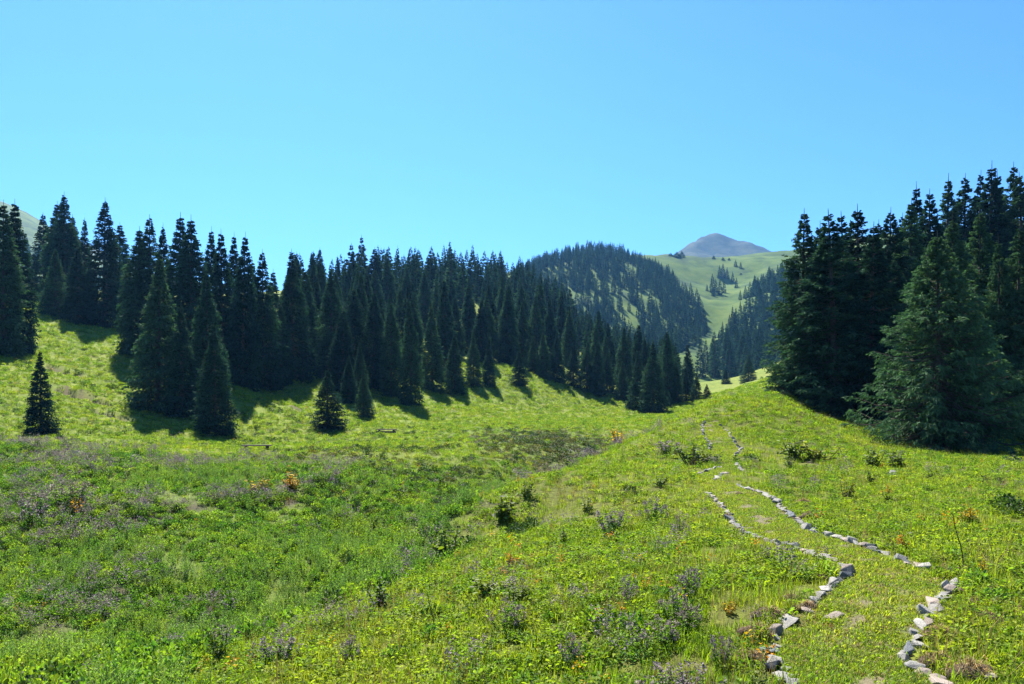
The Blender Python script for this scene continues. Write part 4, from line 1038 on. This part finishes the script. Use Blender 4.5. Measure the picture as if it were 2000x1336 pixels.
# ------------------------------------------------------------------ single plants one can tell apart
def plant_parts(kind, seed):
    g = np.random.default_rng(seed); out = []
    if kind == 'oregano':      # wiry stems with purple flower heads
        n = 26; B = disc(g, n, 0.28, -0.02, 0); H = g.uniform(0.35, 1.0, n) * (1 - 1.1 * np.hypot(B[:, 0], B[:, 1]))
        tips = B * np.array([2.1, 2.1, 0]) + np.stack([0 * H, 0 * H, H], 1)
        st = [tube(np.stack([B[i], (B[i] + tips[i]) / 2 + g.normal(0, 0.02, 3), tips[i]]), np.array([0.009, 0.007, 0.004]), 3) for i in range(n)]
        v, f = join(st); out.append(('stems', mesh_np('stems', v, f, VM['stalk'], True, dict(tint=np.full(len(v), 0.5)))))
        f_ = g.uniform(0.05, 0.85, n * 14); i = np.repeat(np.arange(n), 14); P = B[i] + (tips[i] - B[i]) * f_[:, None]
        ln = g.uniform(0.06, 0.12, len(P)); out.append(('foliage', combine('foliage', [(*leaves(g, P, dirs(g, len(P), 0, 0.9), ln, ln * 0.3), VM['bush'])])))
        P = np.repeat(tips, 16, 0) + g.normal(0, 0.045, (n * 16, 3)); ln = g.uniform(0.03, 0.065, len(P))
        out.append(('flower_heads', combine('flower_heads', [(*leaves(g, P, g.normal(size=P.shape) + np.array([0, 0, .4]), ln, ln * 0.5), VM['purple'])])))
    elif kind in ('burdock', 'yellowed'):   # big drooping leaves on a few stems
        n = 7; B = disc(g, n, 0.18, -0.02, 0); H = g.uniform(0.45, 1.0, n); tips = B * 3.2 + np.stack([0 * H, 0 * H, H], 1)
        st = [tube(np.stack([B[i], (B[i] + tips[i]) / 2 + g.normal(0, 0.03, 3), tips[i]]), np.array([0.022, 0.016, 0.008]), 4) for i in range(n)]
        v, f = join(st); out.append(('stems', mesh_np('stems', v, f, VM['stalk'], True, dict(tint=np.full(len(v), 0.5)))))
        k = 24; f_ = g.uniform(0.15, 1.0, n * k); i = np.repeat(np.arange(n), k); P = B[i] + (tips[i] - B[i]) * f_[:, None]
        ln = g.uniform(0.08, 0.21, len(P)) * (1.15 - 0.4 * f_); P = P + g.normal(0, 0.06, P.shape)
        out.append(('foliage', combine('foliage', [(*leaves(g, P, dirs(g, len(P), -0.5, 0.5), ln, ln * 0.36), VM['dark' if kind == 'burdock' else 'yellow'])])))
        if kind == 'yellowed':
            P = disc(g, 40, 0.4, 0.03, 0.3); ln = g.uniform(0.1, 0.2, 40); out.append(('lower_foliage', combine('foliage', [(*leaves(g, P, dirs(g, 40, -0.2, 0.5), ln, ln * 0.35), VM['dark'])])))
    elif kind == 'stem':      # a bare dead stalk
        f_ = np.linspace(0, 1, 7); b = g.uniform(0.14, 0.24)
        pts = np.stack([-b * f_ + 0.25 * b * np.sin(f_ * 5), 0.03 * np.sin(f_ * 4), f_ - 0.03], 1)
        v, f = tube(pts, 0.010 * (1 - 0.6 * f_) + 0.003, 5); out.append(('stem', mesh_np('stem', v, f, VM['stalk'], True, dict(tint=np.full(len(v), 0.0)))))
        P = pts[[2, 3, 4, 5, 6]]; tw = [tube(np.stack([q, q + np.array([g.normal(0, .05), g.normal(0, .05), .05])]), np.array([.008, .003]), 3) for q in P]
        v, f = join(tw); out.append(('twig', mesh_np('twig', v, f, VM['stalk'], True, dict(tint=np.full(len(v), 0.1)))))
    return out
KINDS = {k: [plant_parts(k, 100 + 7 * i + len(k)) for i in range(3)] for k in ('oregano', 'burdock', 'yellowed', 'stem')}
WORDS = {'oregano': ('flowering_herb', 'herb'), 'burdock': ('leafy_plant', 'plant'), 'yellowed': ('yellowed_plant', 'plant'), 'stem': ('dead_stalk', 'stalk')}
PLANTS = [ # kind, column, foot row, height px, width factor, words
 ('oregano',1195,1040,56,1.0,'purple flowering herb clump in the middle of the spur, left of its twin'),('oregano',1278,1018,48,1.0,'purple flowering herb clump in the middle of the spur, right of its twin'),
 ('oregano',990,1232,66,1.0,'dark purple herb clump before the leafy tangle at the spur side'),('oregano',545,1296,60,1.1,'purple flowering herb clump low at the left of the spur'),('oregano',684,1290,46,1.0,'purple flowering herb near the bottom left of the spur'),
 ('oregano',1232,1172,50,0.8,'small purple herb beside an orange leaf'),('oregano',1345,1172,70,0.8,'tall purple herb left of the yellow leaf plant'),('oregano',1318,1212,64,1.0,'purple herb in the lower middle patch'),('oregano',1290,1262,60,1.0,'purple herb in the lower middle patch, nearer'),
 ('oregano',1345,1232,56,1.0,'purple herb at the right of the lower middle patch'),('oregano',1300,1340,80,1.2,'dense purple herb at the bottom edge, darker than its neighbour'),('oregano',1362,1342,70,1.3,'pale purple herb at the bottom edge right of the dark one'),('oregano',1410,1310,80,0.6,'slim purple herb rising at the bottom edge'),
 ('oregano',1325,1045,44,0.7,'thin purple herb left of the stone edging'),('oregano',1490,1100,40,0.7,'pale purple herb below the stone edging'),('oregano',1305,886,30,1.8,'bluish flowering patch left of the far leafy clump'),
 ('oregano',1115,1300,60,0.8,'purple herb right of centre at the bottom'),('oregano',60,1010,50,1.3,'purple herb clump at the left end of the bank'),('oregano',140,985,50,1.3,'purple herb clump second from the left on the bank'),
 ('burdock',985,1018,66,1.0,'yellowish leafy plant on the brink above the gully'),('burdock',875,1092,70,1.0,'tall leafy plant on the spur side facing the gully'),('burdock',1352,912,46,1.7,'broad leafy clump left of the far path'),('burdock',1385,905,36,1.3,'leafy clump touching the far left edging'),
 ('burdock',1285,950,26,1.6,'low dark leafy plant left of the path fork'),('burdock',1143,1004,34,1.0,'dark leafy plant left of the purple twins'),('burdock',738,1190,60,0.9,'dark big leafed plant low on the spur side'),('burdock',1024,972,40,1.0,'dark leafy plant on the brink near the gully end'),
 ('burdock',1560,898,40,1.8,'leafy clump in the right meadow, left part'),('burdock',1600,902,40,1.8,'leafy clump in the right meadow, right part'),('burdock',1650,975,46,0.9,'leafy plant standing alone right of the path'),('burdock',1700,912,40,1.3,'leafy plant between the clump and the broad spruce'),
 ('burdock',1748,915,40,1.4,'leafy plant closest to the broad spruce'),('burdock',1700,945,30,0.7,'small leafy plant above the flat grey stone'),('burdock',1818,940,24,0.9,'small leafy plant alone in the right meadow'),('burdock',1740,982,24,1.4,'low leafy plant with yellow leaf in the right meadow'),
 ('burdock',436,1290,76,0.7,'dark upright leafy plant at the lower left'),('burdock',1545,915,26,1.0,'leafy sprig at the left foot of the meadow clump'),('burdock',960,1165,50,1.5,'leafy tangle on the spur left of centre'),('burdock',1000,1180,50,1.3,'leafy tangle on the spur beside the dark herb'),
 ('burdock',1260,1070,26,0.9,'small leafy plant below the purple twins'),('burdock',1100,1060,30,1.0,'small leafy plant on the spur above the centre'),('burdock',1490,1345,60,1.2,'large leafed plant at the bottom edge by the left edging'),
 ('yellowed',1208,866,30,1.2,'orange yellow shrub on the brink at the valley mouth'),('yellowed',568,955,36,1.2,'orange leaved plant on the bank below the white boulders'),('yellowed',505,962,30,1.3,'faded orange plant on the bank left of the orange leaved one'),('yellowed',1425,1200,30,0.9,'bright yellow leaf plant left of the left edging'),
 ('yellowed',1765,1075,34,0.8,'orange and yellow leaf plant right of the right edging'),('yellowed',1893,1020,36,1.0,'pale yellow leafed plant behind the bare stems'),('yellowed',1920,1118,22,0.9,'yellow leaf plant at the foot of the right bare stem'),('yellowed',1730,968,22,0.9,'yellow leaf plant in the right meadow'),
 ('yellowed',1000,1105,30,1.0,'yellow leaved plant among herbs on the spur'),('yellowed',150,1000,30,1.1,'yellow flowering plant on the left bank'),
 ('stem',1882,1112,108,1.0,'tall bent bare stem right of the right edging'),('stem',1898,1092,48,0.8,'short bare stem between the two taller ones'),('stem',1942,1106,66,0.7,'straight bare stem nearest the right edge of the picture'),('stem',848,1240,90,0.8,'bare dark stem on the spur side'),('stem',862,1242,70,0.8,'second bare dark stem on the spur side'),('stem',1480,1335,70,0.8,'bare stem at the bottom edge left of the path')]
for k, (kind, px, py, hpx, wf, lab) in enumerate(PLANTS):
    p = pick(px, py) if py < 1336 else at(px, 7.2 + max(0, 1500 - px) * 0.0012)
    h = hpx / F * p[1]; e = obj(WORDS[kind][0], None); e.location = tuple(p)
    w = h * wf * rs.uniform(0.9, 1.1); e.scale = (w, w, h * rs.uniform(0.95, 1.1)); e.rotation_euler = (0, 0, rs.uniform(0, 6.28) if kind != 'stem' else rs.uniform(-0.4, 0.4))
    for nm, me in KINDS[kind][k % 3]:
        c_ = obj(nm, me, e)
        if nm in ('stems', 'foliage', 'flower_heads', 'lower_foliage'): c_['kind'] = 'stuff'
    tag(e, lab, WORDS[kind][1], {'oregano': 'purple herbs', 'burdock': 'leafy plants', 'yellowed': 'yellowed plants', 'stem': 'bare stems'}[kind])
